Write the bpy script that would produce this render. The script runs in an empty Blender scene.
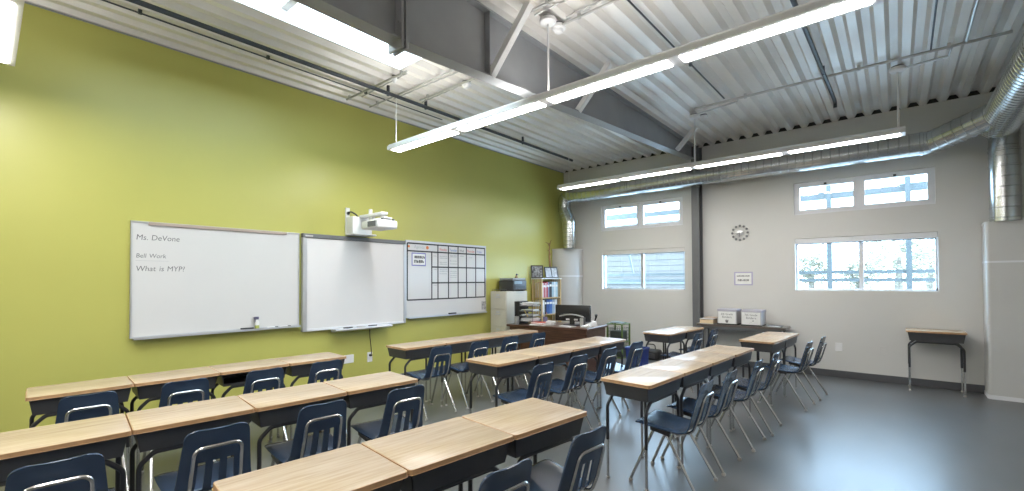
import bpy, bmesh, math, random
from mathutils import Vector, Matrix
random.seed(7)
S = bpy.context.scene
COL = S.collection
PI = math.pi
# ------------------------------------------------------------------ room measures (metres)
YG = 5.80      # green wall
XB = 8.65      # back wall
YR = -1.75     # right wall (beside the camera)
XF = -6.6      # wall behind the camera
ZC = 4.00      # underside of roof deck

# ------------------------------------------------------------------ materials
def new_mat(name):
    m = bpy.data.materials.new(name); m.use_nodes = True
    return m, m.node_tree, m.node_tree.nodes['Principled BSDF']

def mat(name, col, rough=0.5, metal=0.0, var=0.0, vscale=6.0, bump=0.0, bscale=60.0, coat=0.0, spec=0.5, rvar=0.0, stretch=(1, 1, 1)):
    m, nt, b = new_mat(name)
    b.inputs['Base Color'].default_value = (*col, 1)
    b.inputs['Roughness'].default_value = rough
    b.inputs['Metallic'].default_value = metal
    b.inputs['Specular IOR Level'].default_value = spec
    b.inputs['Coat Weight'].default_value = coat
    if var or bump or rvar:
        tc = nt.nodes.new('ShaderNodeTexCoord'); mp = nt.nodes.new('ShaderNodeMapping')
        mp.inputs['Scale'].default_value = stretch
        nt.links.new(tc.outputs['Object'], mp.inputs['Vector'])
    if var or rvar:
        n = nt.nodes.new('ShaderNodeTexNoise'); n.inputs['Scale'].default_value = vscale; n.inputs['Detail'].default_value = 5
        nt.links.new(mp.outputs['Vector'], n.inputs['Vector'])
    if var:
        r = nt.nodes.new('ShaderNodeValToRGB')
        r.color_ramp.elements[0].position = 0.3; r.color_ramp.elements[1].position = 0.7
        r.color_ramp.elements[0].color = (*[max(0, c * (1 - var)) for c in col], 1)
        r.color_ramp.elements[1].color = (*[min(1, c * (1 + var)) for c in col], 1)
        nt.links.new(n.outputs['Fac'], r.inputs['Fac']); nt.links.new(r.outputs['Color'], b.inputs['Base Color'])
    if rvar:
        mr = nt.nodes.new('ShaderNodeMapRange')
        mr.inputs['From Min'].default_value = 0.3; mr.inputs['From Max'].default_value = 0.7
        mr.inputs['To Min'].default_value = rough - rvar; mr.inputs['To Max'].default_value = rough + rvar
        nt.links.new(n.outputs['Fac'], mr.inputs['Value']); nt.links.new(mr.outputs['Result'], b.inputs['Roughness'])
    if bump:
        n2 = nt.nodes.new('ShaderNodeTexNoise'); n2.inputs['Scale'].default_value = bscale
        nt.links.new(mp.outputs['Vector'], n2.inputs['Vector'])
        bp = nt.nodes.new('ShaderNodeBump'); bp.inputs['Strength'].default_value = bump; bp.inputs['Distance'].default_value = 0.01
        nt.links.new(n2.outputs['Fac'], bp.inputs['Height']); nt.links.new(bp.outputs['Normal'], b.inputs['Normal'])
    return m

def emit(name, col, strength):
    m, nt, b = new_mat(name)
    b.inputs['Base Color'].default_value = (0.9, 0.9, 0.9, 1)
    b.inputs['Emission Color'].default_value = (*col, 1); b.inputs['Emission Strength'].default_value = strength
    return m

def wood(name, c0, c1, rough=0.35, scale=(2.2, 34, 34)):
    m, nt, b = new_mat(name)
    tc = nt.nodes.new('ShaderNodeTexCoord'); mp = nt.nodes.new('ShaderNodeMapping'); mp.inputs['Scale'].default_value = scale
    oi = nt.nodes.new('ShaderNodeObjectInfo')
    ad = nt.nodes.new('ShaderNodeVectorMath'); ad.operation = 'ADD'
    sc = nt.nodes.new('ShaderNodeVectorMath'); sc.operation = 'SCALE'; sc.inputs['Scale'].default_value = 3.0
    cx = nt.nodes.new('ShaderNodeCombineXYZ')
    nt.links.new(oi.outputs['Random'], cx.inputs['X']); nt.links.new(oi.outputs['Random'], cx.inputs['Y'])
    nt.links.new(cx.outputs['Vector'], sc.inputs[0])
    nt.links.new(tc.outputs['Object'], ad.inputs[0]); nt.links.new(sc.outputs['Vector'], ad.inputs[1])
    nt.links.new(ad.outputs['Vector'], mp.inputs['Vector'])
    n = nt.nodes.new('ShaderNodeTexNoise'); n.inputs['Scale'].default_value = 1.6; n.inputs['Detail'].default_value = 6; n.inputs['Distortion'].default_value = 0.6
    nt.links.new(mp.outputs['Vector'], n.inputs['Vector'])
    r = nt.nodes.new('ShaderNodeValToRGB')
    r.color_ramp.elements[0].position = 0.34; r.color_ramp.elements[1].position = 0.64
    r.color_ramp.elements[0].color = (*c0, 1); r.color_ramp.elements[1].color = (*c1, 1)
    nt.links.new(n.outputs['Fac'], r.inputs['Fac']); nt.links.new(r.outputs['Color'], b.inputs['Base Color'])
    b.inputs['Roughness'].default_value = rough
    return m

M = {}
M['green'] = mat('green wall paint', (0.50, 0.485, 0.125), 0.37, spec=0.5, var=0.04, vscale=0.8, bump=0.04, bscale=120)
M['wall'] = mat('pale grey wall paint', (0.63, 0.625, 0.605), 0.55, var=0.03, vscale=0.9, bump=0.05, bscale=120)
M['wall_r'] = mat('pale wall paint', (0.60, 0.59, 0.57), 0.6, var=0.03, vscale=0.9)
M['deck'] = mat('painted roof deck', (0.81, 0.785, 0.745), 0.45, metal=0.3, var=0.04, vscale=2.0, spec=0.4)
M['roof'] = mat('roof board', (0.3, 0.3, 0.3), 0.8, var=0.05)
M['steel'] = mat('grey painted steel', (0.31, 0.318, 0.33), 0.42, var=0.06, vscale=3)
M['column'] = mat('dark grey column paint', (0.125, 0.13, 0.138), 0.45, var=0.05)
M['brace'] = mat('light grey steel angle', (0.84, 0.84, 0.83), 0.4, var=0.05)
M['base'] = mat('dark grey rubber base', (0.085, 0.088, 0.095), 0.5, var=0.06)
M['galv'] = mat('galvanised spiral duct', (0.52, 0.54, 0.54), 0.24, metal=1.0, var=0.02, vscale=3)
M['emt'] = mat('galvanised conduit', (0.55, 0.55, 0.54), 0.4, metal=0.7, var=0.06)
M['pipe_dark'] = mat('dark steel pipe', (0.045, 0.052, 0.062), 0.35, metal=0.3, var=0.1)
M['white'] = mat('white enamel', (0.78, 0.78, 0.78), 0.4, var=0.02)
M['housing'] = mat('white lamp housing', (0.80, 0.80, 0.83), 0.4, var=0.02)
M['lens'] = emit('lit lamp lens', (1.0, 0.965, 0.92), 24.0)
M['uplight_fill'] = emit('added uplight glow', (1.0, 0.975, 0.94), 9.0)  # glow added on the lamp tops to brighten the deck
M['alu'] = mat('brushed aluminium', (0.60, 0.61, 0.63), 0.35, metal=0.6, var=0.04)
M['alu_dark'] = mat('dark grey frame', (0.17, 0.175, 0.185), 0.4, var=0.04)
M['board'] = mat('whiteboard surface', (0.69, 0.68, 0.67), 0.22, var=0.01, vscale=2)
M['screen_board'] = mat('matte whiteboard surface', (0.74, 0.725, 0.72), 0.35, var=0.01, vscale=2)
M['ink'] = mat('grey marker ink', (0.16, 0.16, 0.17), 0.6, var=0.2, vscale=30)
M['ink_soft'] = mat('faint marker ink', (0.45, 0.45, 0.46), 0.6, var=0.1, vscale=30)
M['black'] = mat('black plastic', (0.018, 0.018, 0.020), 0.4, var=0.1)
M['dark'] = mat('charcoal plastic', (0.05, 0.052, 0.057), 0.42, var=0.08)
M['tape'] = mat('black tape line', (0.022, 0.022, 0.026), 0.5, var=0.1)
M['red'] = mat('red marker', (0.62, 0.10, 0.07), 0.5, var=0.1)
M['orange'] = mat('orange marker', (0.75, 0.22, 0.06), 0.5, var=0.1)
M['blue'] = mat('blue marker', (0.10, 0.22, 0.55), 0.5, var=0.1)
M['purple'] = mat('violet card border', (0.24, 0.24, 0.52), 0.5, var=0.05)
M['lavender'] = mat('lavender card border', (0.42, 0.40, 0.56), 0.5, var=0.05)
M['paper'] = mat('white paper', (0.78, 0.78, 0.77), 0.7, var=0.03, vscale=14)
M['oak'] = wood('oak laminate', (0.43, 0.32, 0.215), (0.53, 0.42, 0.30), 0.27)
M['oak_edge'] = mat('tan desk edge', (0.40, 0.235, 0.115), 0.4, var=0.12, vscale=20)
M['box'] = mat('charcoal book box', (0.058, 0.059, 0.063), 0.42, var=0.08, vscale=8)
M['tube_dark'] = mat('dark grey leg tube', (0.035, 0.036, 0.04), 0.35, metal=0.2, var=0.1)
M['chrome'] = mat('chromed tube', (0.60, 0.60, 0.60), 0.24, metal=1.0, var=0.05, vscale=20)
M['navy'] = mat('navy chair shell', (0.042, 0.070, 0.125), 0.25, var=0.10, vscale=5, bump=0.06, bscale=500)
M['glide'] = mat('nylon glide', (0.34, 0.33, 0.31), 0.4, var=0.05)
M['cream'] = mat('cream steel', (0.60, 0.575, 0.49), 0.4, var=0.03)
M['pine'] = wood('pale pine', (0.50, 0.36, 0.17), (0.66, 0.50, 0.28), 0.45, (30, 30, 2.5))
M['walnut'] = wood('dark walnut', (0.055, 0.026, 0.018), (0.13, 0.062, 0.04), 0.3, (30, 2.5, 30))
M['walnut2'] = wood('red brown veneer', (0.055, 0.025, 0.016), (0.105, 0.048, 0.03), 0.35, (30, 2.5, 30))
M['twig'] = wood('dry brown wood', (0.20, 0.12, 0.05), (0.36, 0.24, 0.11), 0.7, (20, 20, 3))
M['green_tube'] = mat('green enamel tube', (0.10, 0.165, 0.04), 0.4, var=0.08)
M['mesh_grey'] = mat('grey wire basket', (0.07, 0.088, 0.078), 0.5, var=0.1)
M['royal'] = mat('royal blue plastic', (0.02, 0.042, 0.22), 0.35, var=0.06)
M['diffuser'] = mat('white diffuser sheet steel', (0.56, 0.56, 0.55), 0.3, var=0.02, vscale=2)
M['grey_box'] = mat('pale grey cardboard', (0.50, 0.49, 0.50), 0.6, var=0.04)
M['tan_book'] = mat('cream page edges', (0.72, 0.56, 0.36), 0.7, var=0.08, vscale=30, stretch=(1, 1, 40))
M['bench'] = wood('grey brown bench top', (0.09, 0.075, 0.065), (0.17, 0.145, 0.125), 0.35, (30, 2.5, 30))
M['winframe'] = mat('white window frame', (0.74, 0.75, 0.78), 0.35, var=0.02)
M['blind'] = mat('off white blind', (0.66, 0.65, 0.63), 0.6, var=0.03)
M['silver'] = mat('silver plastic', (0.55, 0.55, 0.56), 0.3, metal=0.5, var=0.05)
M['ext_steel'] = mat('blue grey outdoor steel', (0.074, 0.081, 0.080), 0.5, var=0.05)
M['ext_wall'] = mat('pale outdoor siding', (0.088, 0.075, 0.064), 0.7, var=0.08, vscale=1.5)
M['ext_ground'] = mat('bleached concrete yard', (0.55, 0.55, 0.54), 0.9, var=0.06, vscale=0.7)
def leaf_mat():
    m = bpy.data.materials.new('pale tree leaves'); m.use_nodes = True
    nt = m.node_tree; nt.nodes.clear()
    out = nt.nodes.new('ShaderNodeOutputMaterial'); d = nt.nodes.new('ShaderNodeBsdfDiffuse'); t = nt.nodes.new('ShaderNodeBsdfTranslucent')
    n = nt.nodes.new('ShaderNodeTexNoise'); n.inputs['Scale'].default_value = 1.5
    tc = nt.nodes.new('ShaderNodeTexCoord'); nt.links.new(tc.outputs['Object'], n.inputs['Vector'])
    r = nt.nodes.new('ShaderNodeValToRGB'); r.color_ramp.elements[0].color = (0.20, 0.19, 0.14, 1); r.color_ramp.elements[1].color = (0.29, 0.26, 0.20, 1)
    nt.links.new(n.outputs['Fac'], r.inputs['Fac'])
    for q in (d, t): nt.links.new(r.outputs['Color'], q.inputs['Color'])
    mx = nt.nodes.new('ShaderNodeMixShader'); mx.inputs['Fac'].default_value = 0.5
    nt.links.new(d.outputs[0], mx.inputs[1]); nt.links.new(t.outputs[0], mx.inputs[2]); nt.links.new(mx.outputs[0], out.inputs['Surface'])
    return m
M['leaf'] = leaf_mat()
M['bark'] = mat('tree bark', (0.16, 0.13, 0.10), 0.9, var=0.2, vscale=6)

def floor_mat():
    m, nt, b = new_mat('polished concrete floor')
    tc = nt.nodes.new('ShaderNodeTexCoord')
    mp = nt.nodes.new('ShaderNodeMapping'); mp.inputs['Scale'].default_value = (0.8, 2.2, 1)
    nt.links.new(tc.outputs['Object'], mp.inputs['Vector'])
    n = nt.nodes.new('ShaderNodeTexNoise'); n.inputs['Scale'].default_value = 1.3; n.inputs['Detail'].default_value = 4
    nt.links.new(mp.outputs['Vector'], n.inputs['Vector'])
    mx = nt.nodes.new('ShaderNodeMix'); mx.data_type = 'RGBA'
    mx.inputs['A'].default_value = (0.072, 0.077, 0.082, 1); mx.inputs['B'].default_value = (0.122, 0.128, 0.133, 1)
    nt.links.new(n.outputs['Fac'], mx.inputs['Factor']); nt.links.new(mx.outputs['Result'], b.inputs['Base Color'])
    b.inputs['Roughness'].default_value = 0.38
    b.inputs['Specular IOR Level'].default_value = 0.8
    b.inputs['Coat Weight'].default_value = 0.22; b.inputs['Coat Roughness'].default_value = 0.22
    return m
M['floor'] = floor_mat()

def glass_mat():
    m = bpy.data.materials.new('clear window glass'); m.use_nodes = True
    nt = m.node_tree; nt.nodes.clear()
    out = nt.nodes.new('ShaderNodeOutputMaterial'); t = nt.nodes.new('ShaderNodeBsdfTransparent'); t.inputs['Color'].default_value = (0.93, 0.97, 1.0, 1)
    g = nt.nodes.new('ShaderNodeBsdfGlossy'); g.inputs['Roughness'].default_value = 0.03
    mx = nt.nodes.new('ShaderNodeMixShader'); mx.inputs['Fac'].default_value = 0.06
    nt.links.new(t.outputs[0], mx.inputs[1]); nt.links.new(g.outputs[0], mx.inputs[2]); nt.links.new(mx.outputs[0], out.inputs['Surface'])
    return m
M['glass'] = glass_mat()

def skylight_mat():
    m = bpy.data.materials.new('white skylight glazing'); m.use_nodes = True
    nt = m.node_tree; nt.nodes.clear()
    out = nt.nodes.new('ShaderNodeOutputMaterial'); t = nt.nodes.new('ShaderNodeBsdfTranslucent'); t.inputs['Color'].default_value = (0.80, 0.70, 0.60, 1)
    tr = nt.nodes.new('ShaderNodeBsdfTransparent'); tr.inputs['Color'].default_value = (0.72, 0.62, 0.52, 1)
    mx = nt.nodes.new('ShaderNodeMixShader'); mx.inputs['Fac'].default_value = 0.6
    nt.links.new(t.outputs[0], mx.inputs[1]); nt.links.new(tr.outputs[0], mx.inputs[2]); nt.links.new(mx.outputs[0], out.inputs['Surface'])
    return m
M['skyglaze'] = skylight_mat()

# ------------------------------------------------------------------ mesh helpers
def box(bm, lo, hi, mi=0, bev=0.0, seg=1):
    x0, y0, z0 = lo; x1, y1, z1 = hi
    v = [bm.verts.new(p) for p in ((x0, y0, z0), (x1, y0, z0), (x1, y1, z0), (x0, y1, z0), (x0, y0, z1), (x1, y0, z1), (x1, y1, z1), (x0, y1, z1))]
    fs = [bm.faces.new([v[i] for i in q]) for q in ((0, 3, 2, 1), (4, 5, 6, 7), (0, 1, 5, 4), (1, 2, 6, 5), (2, 3, 7, 6), (3, 0, 4, 7))]
    for f in fs: f.material_index = mi
    if bev:
        es = list({e for f in fs for e in f.edges})
        r = bmesh.ops.bevel(bm, geom=es, offset=bev, segments=seg, affect='EDGES', profile=0.5)
        for f in r['faces']: f.material_index = mi
    return v

def hexa(bm, bot, top, mi=0):
    """a box from four bottom and four top corners"""
    v = [bm.verts.new(p) for p in list(bot) + list(top)]
    for q in ((0, 3, 2, 1), (4, 5, 6, 7), (0, 1, 5, 4), (1, 2, 6, 5), (2, 3, 7, 6), (3, 0, 4, 7)):
        f = bm.faces.new([v[i] for i in q]); f.material_index = mi

def fillet(pts, r, n=5):
    pts = [Vector(p) for p in pts]; out = [pts[0]]
    for i in range(1, len(pts) - 1):
        a, b, c = pts[i - 1], pts[i], pts[i + 1]
        d1 = (a - b); d2 = (c - b)
        ang = d1.angle(d2)
        if ang > PI - 0.02: out.append(b); continue
        rr = r[i] if isinstance(r, (list, tuple)) else r
        t = min(rr / math.tan(ang / 2), d1.length * 0.49, d2.length * 0.49)
        p1 = b + d1.normalized() * t; p2 = b + d2.normalized() * t
        for k in range(n + 1):
            s = k / n
            out.append((1 - s) ** 2 * p1 + 2 * s * (1 - s) * b + s * s * p2)
    out.append(pts[-1])
    return out

def tube(bm, pts, r, seg=8, mi=0, caps=True, radii=None):
    pts = [Vector(p) for p in pts]; n = len(pts)
    tang = []
    for i in range(n):
        a = pts[max(i - 1, 0)]; b = pts[min(i + 1, n - 1)]
        tang.append((b - a).normalized())
    t0 = tang[0]
    up = Vector((0, 0, 1)) if abs(t0.z) < 0.9 else Vector((1, 0, 0))
    u = t0.cross(up).normalized()
    rings = []
    for i in range(n):
        if i:
            ax = tang[i - 1].cross(tang[i])
            if ax.length > 1e-7:
                u = Matrix.Rotation(tang[i - 1].angle(tang[i]), 3, ax.normalized()) @ u
        u = (u - tang[i] * u.dot(tang[i])).normalized()
        w = tang[i].cross(u)
        rr = radii[i] if radii else r
        rings.append([bm.verts.new(pts[i] + (u * math.cos(2 * PI * k / seg) + w * math.sin(2 * PI * k / seg)) * rr) for k in range(seg)])
    for i in range(n - 1):
        for k in range(seg):
            f = bm.faces.new((rings[i][k], rings[i][(k + 1) % seg], rings[i + 1][(k + 1) % seg], rings[i + 1][k])); f.material_index = mi; f.smooth = True
    if caps:
        f = bm.faces.new(list(reversed(rings[0]))); f.material_index = mi
        f = bm.faces.new(rings[-1]); f.material_index = mi

def lathe(bm, prof, c=(0, 0, 0), seg=20, mi=0, axis='Z'):
    """prof: list of (radius, height)"""
    rings = []
    for r, h in prof:
        ring = []
        for k in range(seg):
            a = 2 * PI * k / seg; x, y = r * math.cos(a), r * math.sin(a)
            p = (x, y, h) if axis == 'Z' else ((h, x, y) if axis == 'X' else (x, h, y))
            ring.append(bm.verts.new((p[0] + c[0], p[1] + c[1], p[2] + c[2])))
        rings.append(ring)
    for i in range(len(rings) - 1):
        for k in range(seg):
            f = bm.faces.new((rings[i][k], rings[i][(k + 1) % seg], rings[i + 1][(k + 1) % seg], rings[i + 1][k])); f.material_index = mi; f.smooth = True
    for ring in (rings[0], rings[-1]):
        f = bm.faces.new(ring); f.material_index = mi

def prism(bm, poly, axis, a, b, mi=0):
    """extrude a 2D polygon along axis between a and b. X: poly=(y,z), Y: poly=(x,z), Z: poly=(x,y)"""
    def P(q, h): return (h, q[0], q[1]) if axis == 'X' else ((q[0], h, q[1]) if axis == 'Y' else (q[0], q[1], h))
    A = [bm.verts.new(P(q, a)) for q in poly]; B = [bm.verts.new(P(q, b)) for q in poly]
    n = len(poly); fs = [bm.faces.new(A), bm.faces.new(B)]
    for i in range(n): fs.append(bm.faces.new((A[i], A[(i + 1) % n], B[(i + 1) % n], B[i])))
    for f in fs: f.material_index = mi
    return fs

def rrect(x0, y0, x1, y1, r, n=4):
    out = []
    for cx, cy, a0 in ((x1 - r, y1 - r, 0), (x0 + r, y1 - r, PI / 2), (x0 + r, y0 + r, PI), (x1 - r, y0 + r, 1.5 * PI)):
        for k in range(n + 1):
            a = a0 + PI / 2 * k / n
            out.append((cx + r * math.cos(a), cy + r * math.sin(a)))
    return out

def obj(name, bm, mats, parent=None, sharp=35, recalc=True):
    if recalc: bmesh.ops.recalc_face_normals(bm, faces=bm.faces)
    me = bpy.data.meshes.new(name); bm.to_mesh(me); bm.free()
    if not isinstance(mats, (list, tuple)): mats = [mats]
    for m in mats: me.materials.append(M[m] if isinstance(m, str) else m)
    if sharp:
        for p in me.polygons: p.use_smooth = True
        me.set_sharp_from_angle(angle=math.radians(sharp))
    o = bpy.data.objects.new(name, me); COL.objects.link(o)
    if parent: o.parent = parent
    return o

def NB(): return bmesh.new()

def thing(name, label, cat, loc=(0, 0, 0), rz=0.0, group=None):
    o = bpy.data.objects.new(name, None); COL.objects.link(o)
    o.empty_display_size = 0.1
    o.location = loc; o.rotation_euler = (0, 0, rz)
    return tag(o, label, cat, group)

def tag(o, label, cat, group=None):
    o['label'] = label; o['category'] = cat
    if group: o['group'] = group
    return o

def struct(o, label=None):
    o['kind'] = 'structure'
    if label: o['label'] = label
    return o

def dup(root, loc, rz, label, group=None):
    r = root.copy(); COL.objects.link(r); r.location = loc; r.rotation_euler = (0, 0, rz); r['label'] = label
    if group: r['group'] = group
    for ch in list(root.children):
        c = ch.copy(); COL.objects.link(c); c.parent = r
        for g in list(ch.children):
            d = g.copy(); COL.objects.link(d); d.parent = c
    return r

def text_mesh(name, body, size, mats, mtx, parent, extrude=0.0006, shear=0.0, align='LEFT'):
    cu = bpy.data.curves.new('lettering', 'FONT'); cu.body = body; cu.size = size; cu.extrude = extrude; cu.shear = shear; cu.align_x = align
    cu.resolution_u = 3
    t = bpy.data.objects.new('lettering', cu); COL.objects.link(t)
    dg = bpy.context.evaluated_depsgraph_get(); dg.update()
    me = bpy.data.meshes.new_from_object(t.evaluated_get(dg))
    bpy.data.objects.remove(t); bpy.data.curves.remove(cu)
    me.transform(mtx); me.name = name
    me.materials.clear(); me.materials.append(M[mats])
    o = bpy.data.objects.new(name, me); COL.objects.link(o)
    if parent: o.parent = parent
    return o

def wall_text_green(x, y, z):      # reads left to right along +X on a wall seen from -Y
    return Matrix.Translation((x, y, z)) @ Matrix.Rotation(PI / 2, 4, 'X')
def wall_text_back(x, y, z):       # reads along -Y on a face seen from -X
    return Matrix.Translation((x, y, z)) @ Matrix.Rotation(-PI / 2, 4, 'Z') @ Matrix.Rotation(PI / 2, 4, 'X')

# ------------------------------------------------------------------ setting: floor, walls, deck
bm = NB(); box(bm, (XF - .2, YR - .2, -.15), (XB + .2, YG + .2, 0)); struct(obj('floor', bm, 'floor', sharp=None))
bm = NB(); box(bm, (XF - .2, YG, 0), (XB + .2, YG + .2, ZC + .10)); struct(obj('wall_left', bm, 'green', sharp=None))
bm = NB(); box(bm, (XF - .2, YR - .2, 0), (XB + .2, YR, ZC + .10)); struct(obj('wall_right', bm, 'wall_r', sharp=None))
bm = NB(); box(bm, (XF - .2, YR, 0), (XF, YG, ZC + .10)); struct(obj('wall_front', bm, 'wall_r', sharp=None))

OPEN = {'window_1': (3.09, 4.845, 2.575, 3.12), 'window_2': (3.06, 4.825, 1.335, 2.150),
        'window_3': (-.43, 1.273, 2.58, 3.105), 'window_4': (-.447, 1.265, 1.35, 2.190)}
def holed_wall(bm, x0, x1, ya, yb, za, zb, holes):
    ys = sorted({ya, yb} | {h[0] for h in holes} | {h[1] for h in holes})
    zs = sorted({za, zb} | {h[2] for h in holes} | {h[3] for h in holes})
    for x in (x0, x1):
        for i in range(len(ys) - 1):
            for j in range(len(zs) - 1):
                cy, cz = (ys[i] + ys[i + 1]) / 2, (zs[j] + zs[j + 1]) / 2
                if any(h[0] < cy < h[1] and h[2] < cz < h[3] for h in holes): continue
                q = [(x, ys[i], zs[j]), (x, ys[i + 1], zs[j]), (x, ys[i + 1], zs[j + 1]), (x, ys[i], zs[j + 1])]
                if x == x0: q.reverse()
                bm.faces.new([bm.verts.new(p) for p in q])
    for h in holes + [(ya, yb, za, zb)]:
        c = [(h[0], h[2]), (h[1], h[2]), (h[1], h[3]), (h[0], h[3])]
        for k in range(4):
            (a, b), (d, e) = c[k], c[(k + 1) % 4]
            q = [(x0, a, b), (x1, a, b), (x1, d, e), (x0, d, e)]
            if h == (ya, yb, za, zb): q.reverse()
            bm.faces.new([bm.verts.new(p) for p in q])
bm = NB(); holed_wall(bm, XB, XB + .16, YR, YG, 0, ZC, list(OPEN.values()))
# outer skin reaching up behind the deck flutes
box(bm, (XB + .16, YR, ZC - .12), (XB + .2, YG, ZC + .10))
struct(obj('wall_back', bm, 'wall', sharp=None, recalc=False))

# roof deck: eight-inch flutes running along X, skylight hole left open
SKX0, SKX1, SKY0, SKY1 = 0.66, 3.12, 3.13, 4.37
bm = NB()
PITCH = 0.204
NP_ = int((YG - YR + .3) / PITCH) + 2
y = YG + .04
prof = []
for k in range(NP_):
    b0 = y - k * PITCH
    prof += [(b0, ZC), (b0 - .072, ZC), (b0 - .106, ZC + .060), (b0 - .170, ZC + .060)]
prof.append((y - NP_ * PITCH, ZC))
def deck_strip(xa, xb, pr):
    A = [bm.verts.new((xa, p[0], p[1])) for p in pr]; B = [bm.verts.new((xb, p[0], p[1])) for p in pr]
    for i in range(len(pr) - 1): bm.faces.new((A[i], B[i], B[i + 1], A[i + 1]))
deck_strip(XF - .1, SKX0, prof); deck_strip(SKX1, XB + .15, prof)
deck_strip(SKX0, SKX1, [(YG + .1, ZC)] + [p for p in prof if SKY1 < p[0] < YG + .1] + [(SKY1, ZC)])
deck_strip(SKX0, SKX1, [(SKY0, ZC)] + [p for p in prof if p[0] < SKY0])
for (xa, xb, ya, yb) in ((XF - .2, SKX0 - .02, YR - .2, YG + .2), (SKX1 + .02, XB + .2, YR - .2, YG + .2), (SKX0 - .02, SKX1 + .02, SKY1 + .02, YG + .2), (SKX0 - .02, SKX1 + .02, YR - .2, SKY0 - .02)):
    box(bm, (xa, ya, ZC + .075), (xb, yb, ZC + .16), 1)
struct(obj('ceiling', bm, ['deck', 'roof'], sharp=None))
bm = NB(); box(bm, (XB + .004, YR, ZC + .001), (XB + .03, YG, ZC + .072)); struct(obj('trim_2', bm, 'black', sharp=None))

# skylight: curb, cross bar, glazing
sk = bpy.data.objects.new('window_5', None); COL.objects.link(sk); struct(sk, 'long white skylight in the metal roof deck beside the big grey beam')
sk['category'] = 'skylight'
bm = NB()
for (xa, xb, ya, yb) in ((SKX0 - .02, SKX0, SKY0 - .02, SKY1 + .02), (SKX1, SKX1 + .02, SKY0 - .02, SKY1 + .02), (SKX0, SKX1, SKY0 - .02, SKY0), (SKX0, SKX1, SKY1, SKY1 + .02)):
    box(bm, (xa, ya, ZC - .012), (xb, yb, ZC + .2))
obj('curb', bm, 'white', sk, sharp=None)
bm = NB(); box(bm, (1.79, SKY0, ZC + .10), (1.86, SKY1, ZC + .16)); obj('cross_bar', bm, 'white', sk)
bm = NB()
nx = 12; ny = 8
g = [[bm.verts.new((SKX0 + (SKX1 - SKX0) * i / nx, SKY0 + (SKY1 - SKY0) * j / ny, ZC + .19 + .12 * math.sin(PI * i / nx) * math.sin(PI * j / ny))) for j in range(ny + 1)] for i in range(nx + 1)]
for i in range(nx):
    for j in range(ny): bm.faces.new((g[i][j], g[i + 1][j], g[i + 1][j + 1], g[i][j + 1]))
obj('pane', bm, 'skyglaze', sk)

# baseboards, edge trim
bm = NB(); box(bm, (XB - .012, YR, 0), (XB, YG, .11), bev=.003); struct(obj('baseboard_back', bm, 'base'))
bm = NB(); box(bm, (XF, YG - .012, 0), (XB - .012, YG, .11), bev=.003); struct(obj('baseboard_left', bm, 'base'))
bm = NB(); box(bm, (XF, YG - .010, ZC - .014), (XB - .02, YG, ZC - .001))
struct(obj('trim_1', bm, 'steel', sharp=None))

# ------------------------------------------------------------------ windows
def window(name, sash, label, fm='winframe'):
    y0, y1, z0, z1 = OPEN[name]
    w = bpy.data.objects.new(name, None); COL.objects.link(w); struct(w, label); w['category'] = 'window'
    ym = (y0 + y1) / 2
    if sash == 'awning':
        xa, xb = XB + .045, XB + .105; fw = .035
        bm = NB()
        for (a, b, c, d) in ((y0, y1, z0, z0 + fw), (y0, y1, z1 - fw, z1), (y0, y0 + fw, z0 + fw, z1 - fw), (y1 - fw, y1, z0 + fw, z1 - fw), (ym - .025, ym + .025, z0 + fw, z1 - fw)):
            box(bm, (xa, a, c), (xb, b, d))
        obj('frame', bm, 'winframe', w, sharp=None)
        for (a, b) in ((y0 + fw, ym - .025), (ym + .025, y1 - fw)):
            bm = NB(); s = .045; c, d = z0 + fw, z1 - fw
            for (p, q, e, f) in ((a, b, c, c + s), (a, b, d - s, d), (a, a + s, c + s, d - s), (b - s, b, c + s, d - s)):
                box(bm, (xa - .014, p, e), (xb - .01, q, f))
            so = obj('sash', bm, 'winframe', w, sharp=None)
            bm = NB(); box(bm, (xa + .02, a + s, c + s), (xa + .026, b - s, d - s)); obj('pane', bm, 'glass', so, sharp=None)
            bm = NB(); box(bm, (xa - .034, (a + b) / 2 - .015, d - .032), (xa - .014, (a + b) / 2 + .02, d - .004), bev=.003); obj('latch', bm, 'black', so)
    else:
        xa, xb = XB + .075, XB + .135; fw = .028
        bm = NB()
        for (a, b, c, d) in ((y0, y1, z0, z0 + fw), (y0, y1, z1 - fw, z1), (y0, y0 + fw, z0 + fw, z1 - fw), (y1 - fw, y1, z0 + fw, z1 - fw)):
            box(bm, (xa, a, c), (xb, b, d))
        obj('frame', bm, fm, w, sharp=None)
        bm = NB(); box(bm, (xa - .005, ym - .028, z0 + fw), (xb - .01, ym + .028, z1 - fw)); obj('mullion', bm, fm, w, sharp=None)
        for (a, b) in ((y0 + fw, ym - .028), (ym + .028, y1 - fw)):
            bm = NB(); box(bm, (xa + .025, a, z0 + fw), (xa + .031, b, z1 - fw)); obj('pane', bm, 'glass', w, sharp=None)
    return w
window('window_1', 'awning', 'upper two-pane window left of the grey column')
window('window_2', 'slider', 'lower sliding window left of the grey column', 'alu')
window('window_3', 'awning', 'upper two-pane window right of the clock')
window('window_4', 'slider', 'lower sliding window right of the clock')
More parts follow.
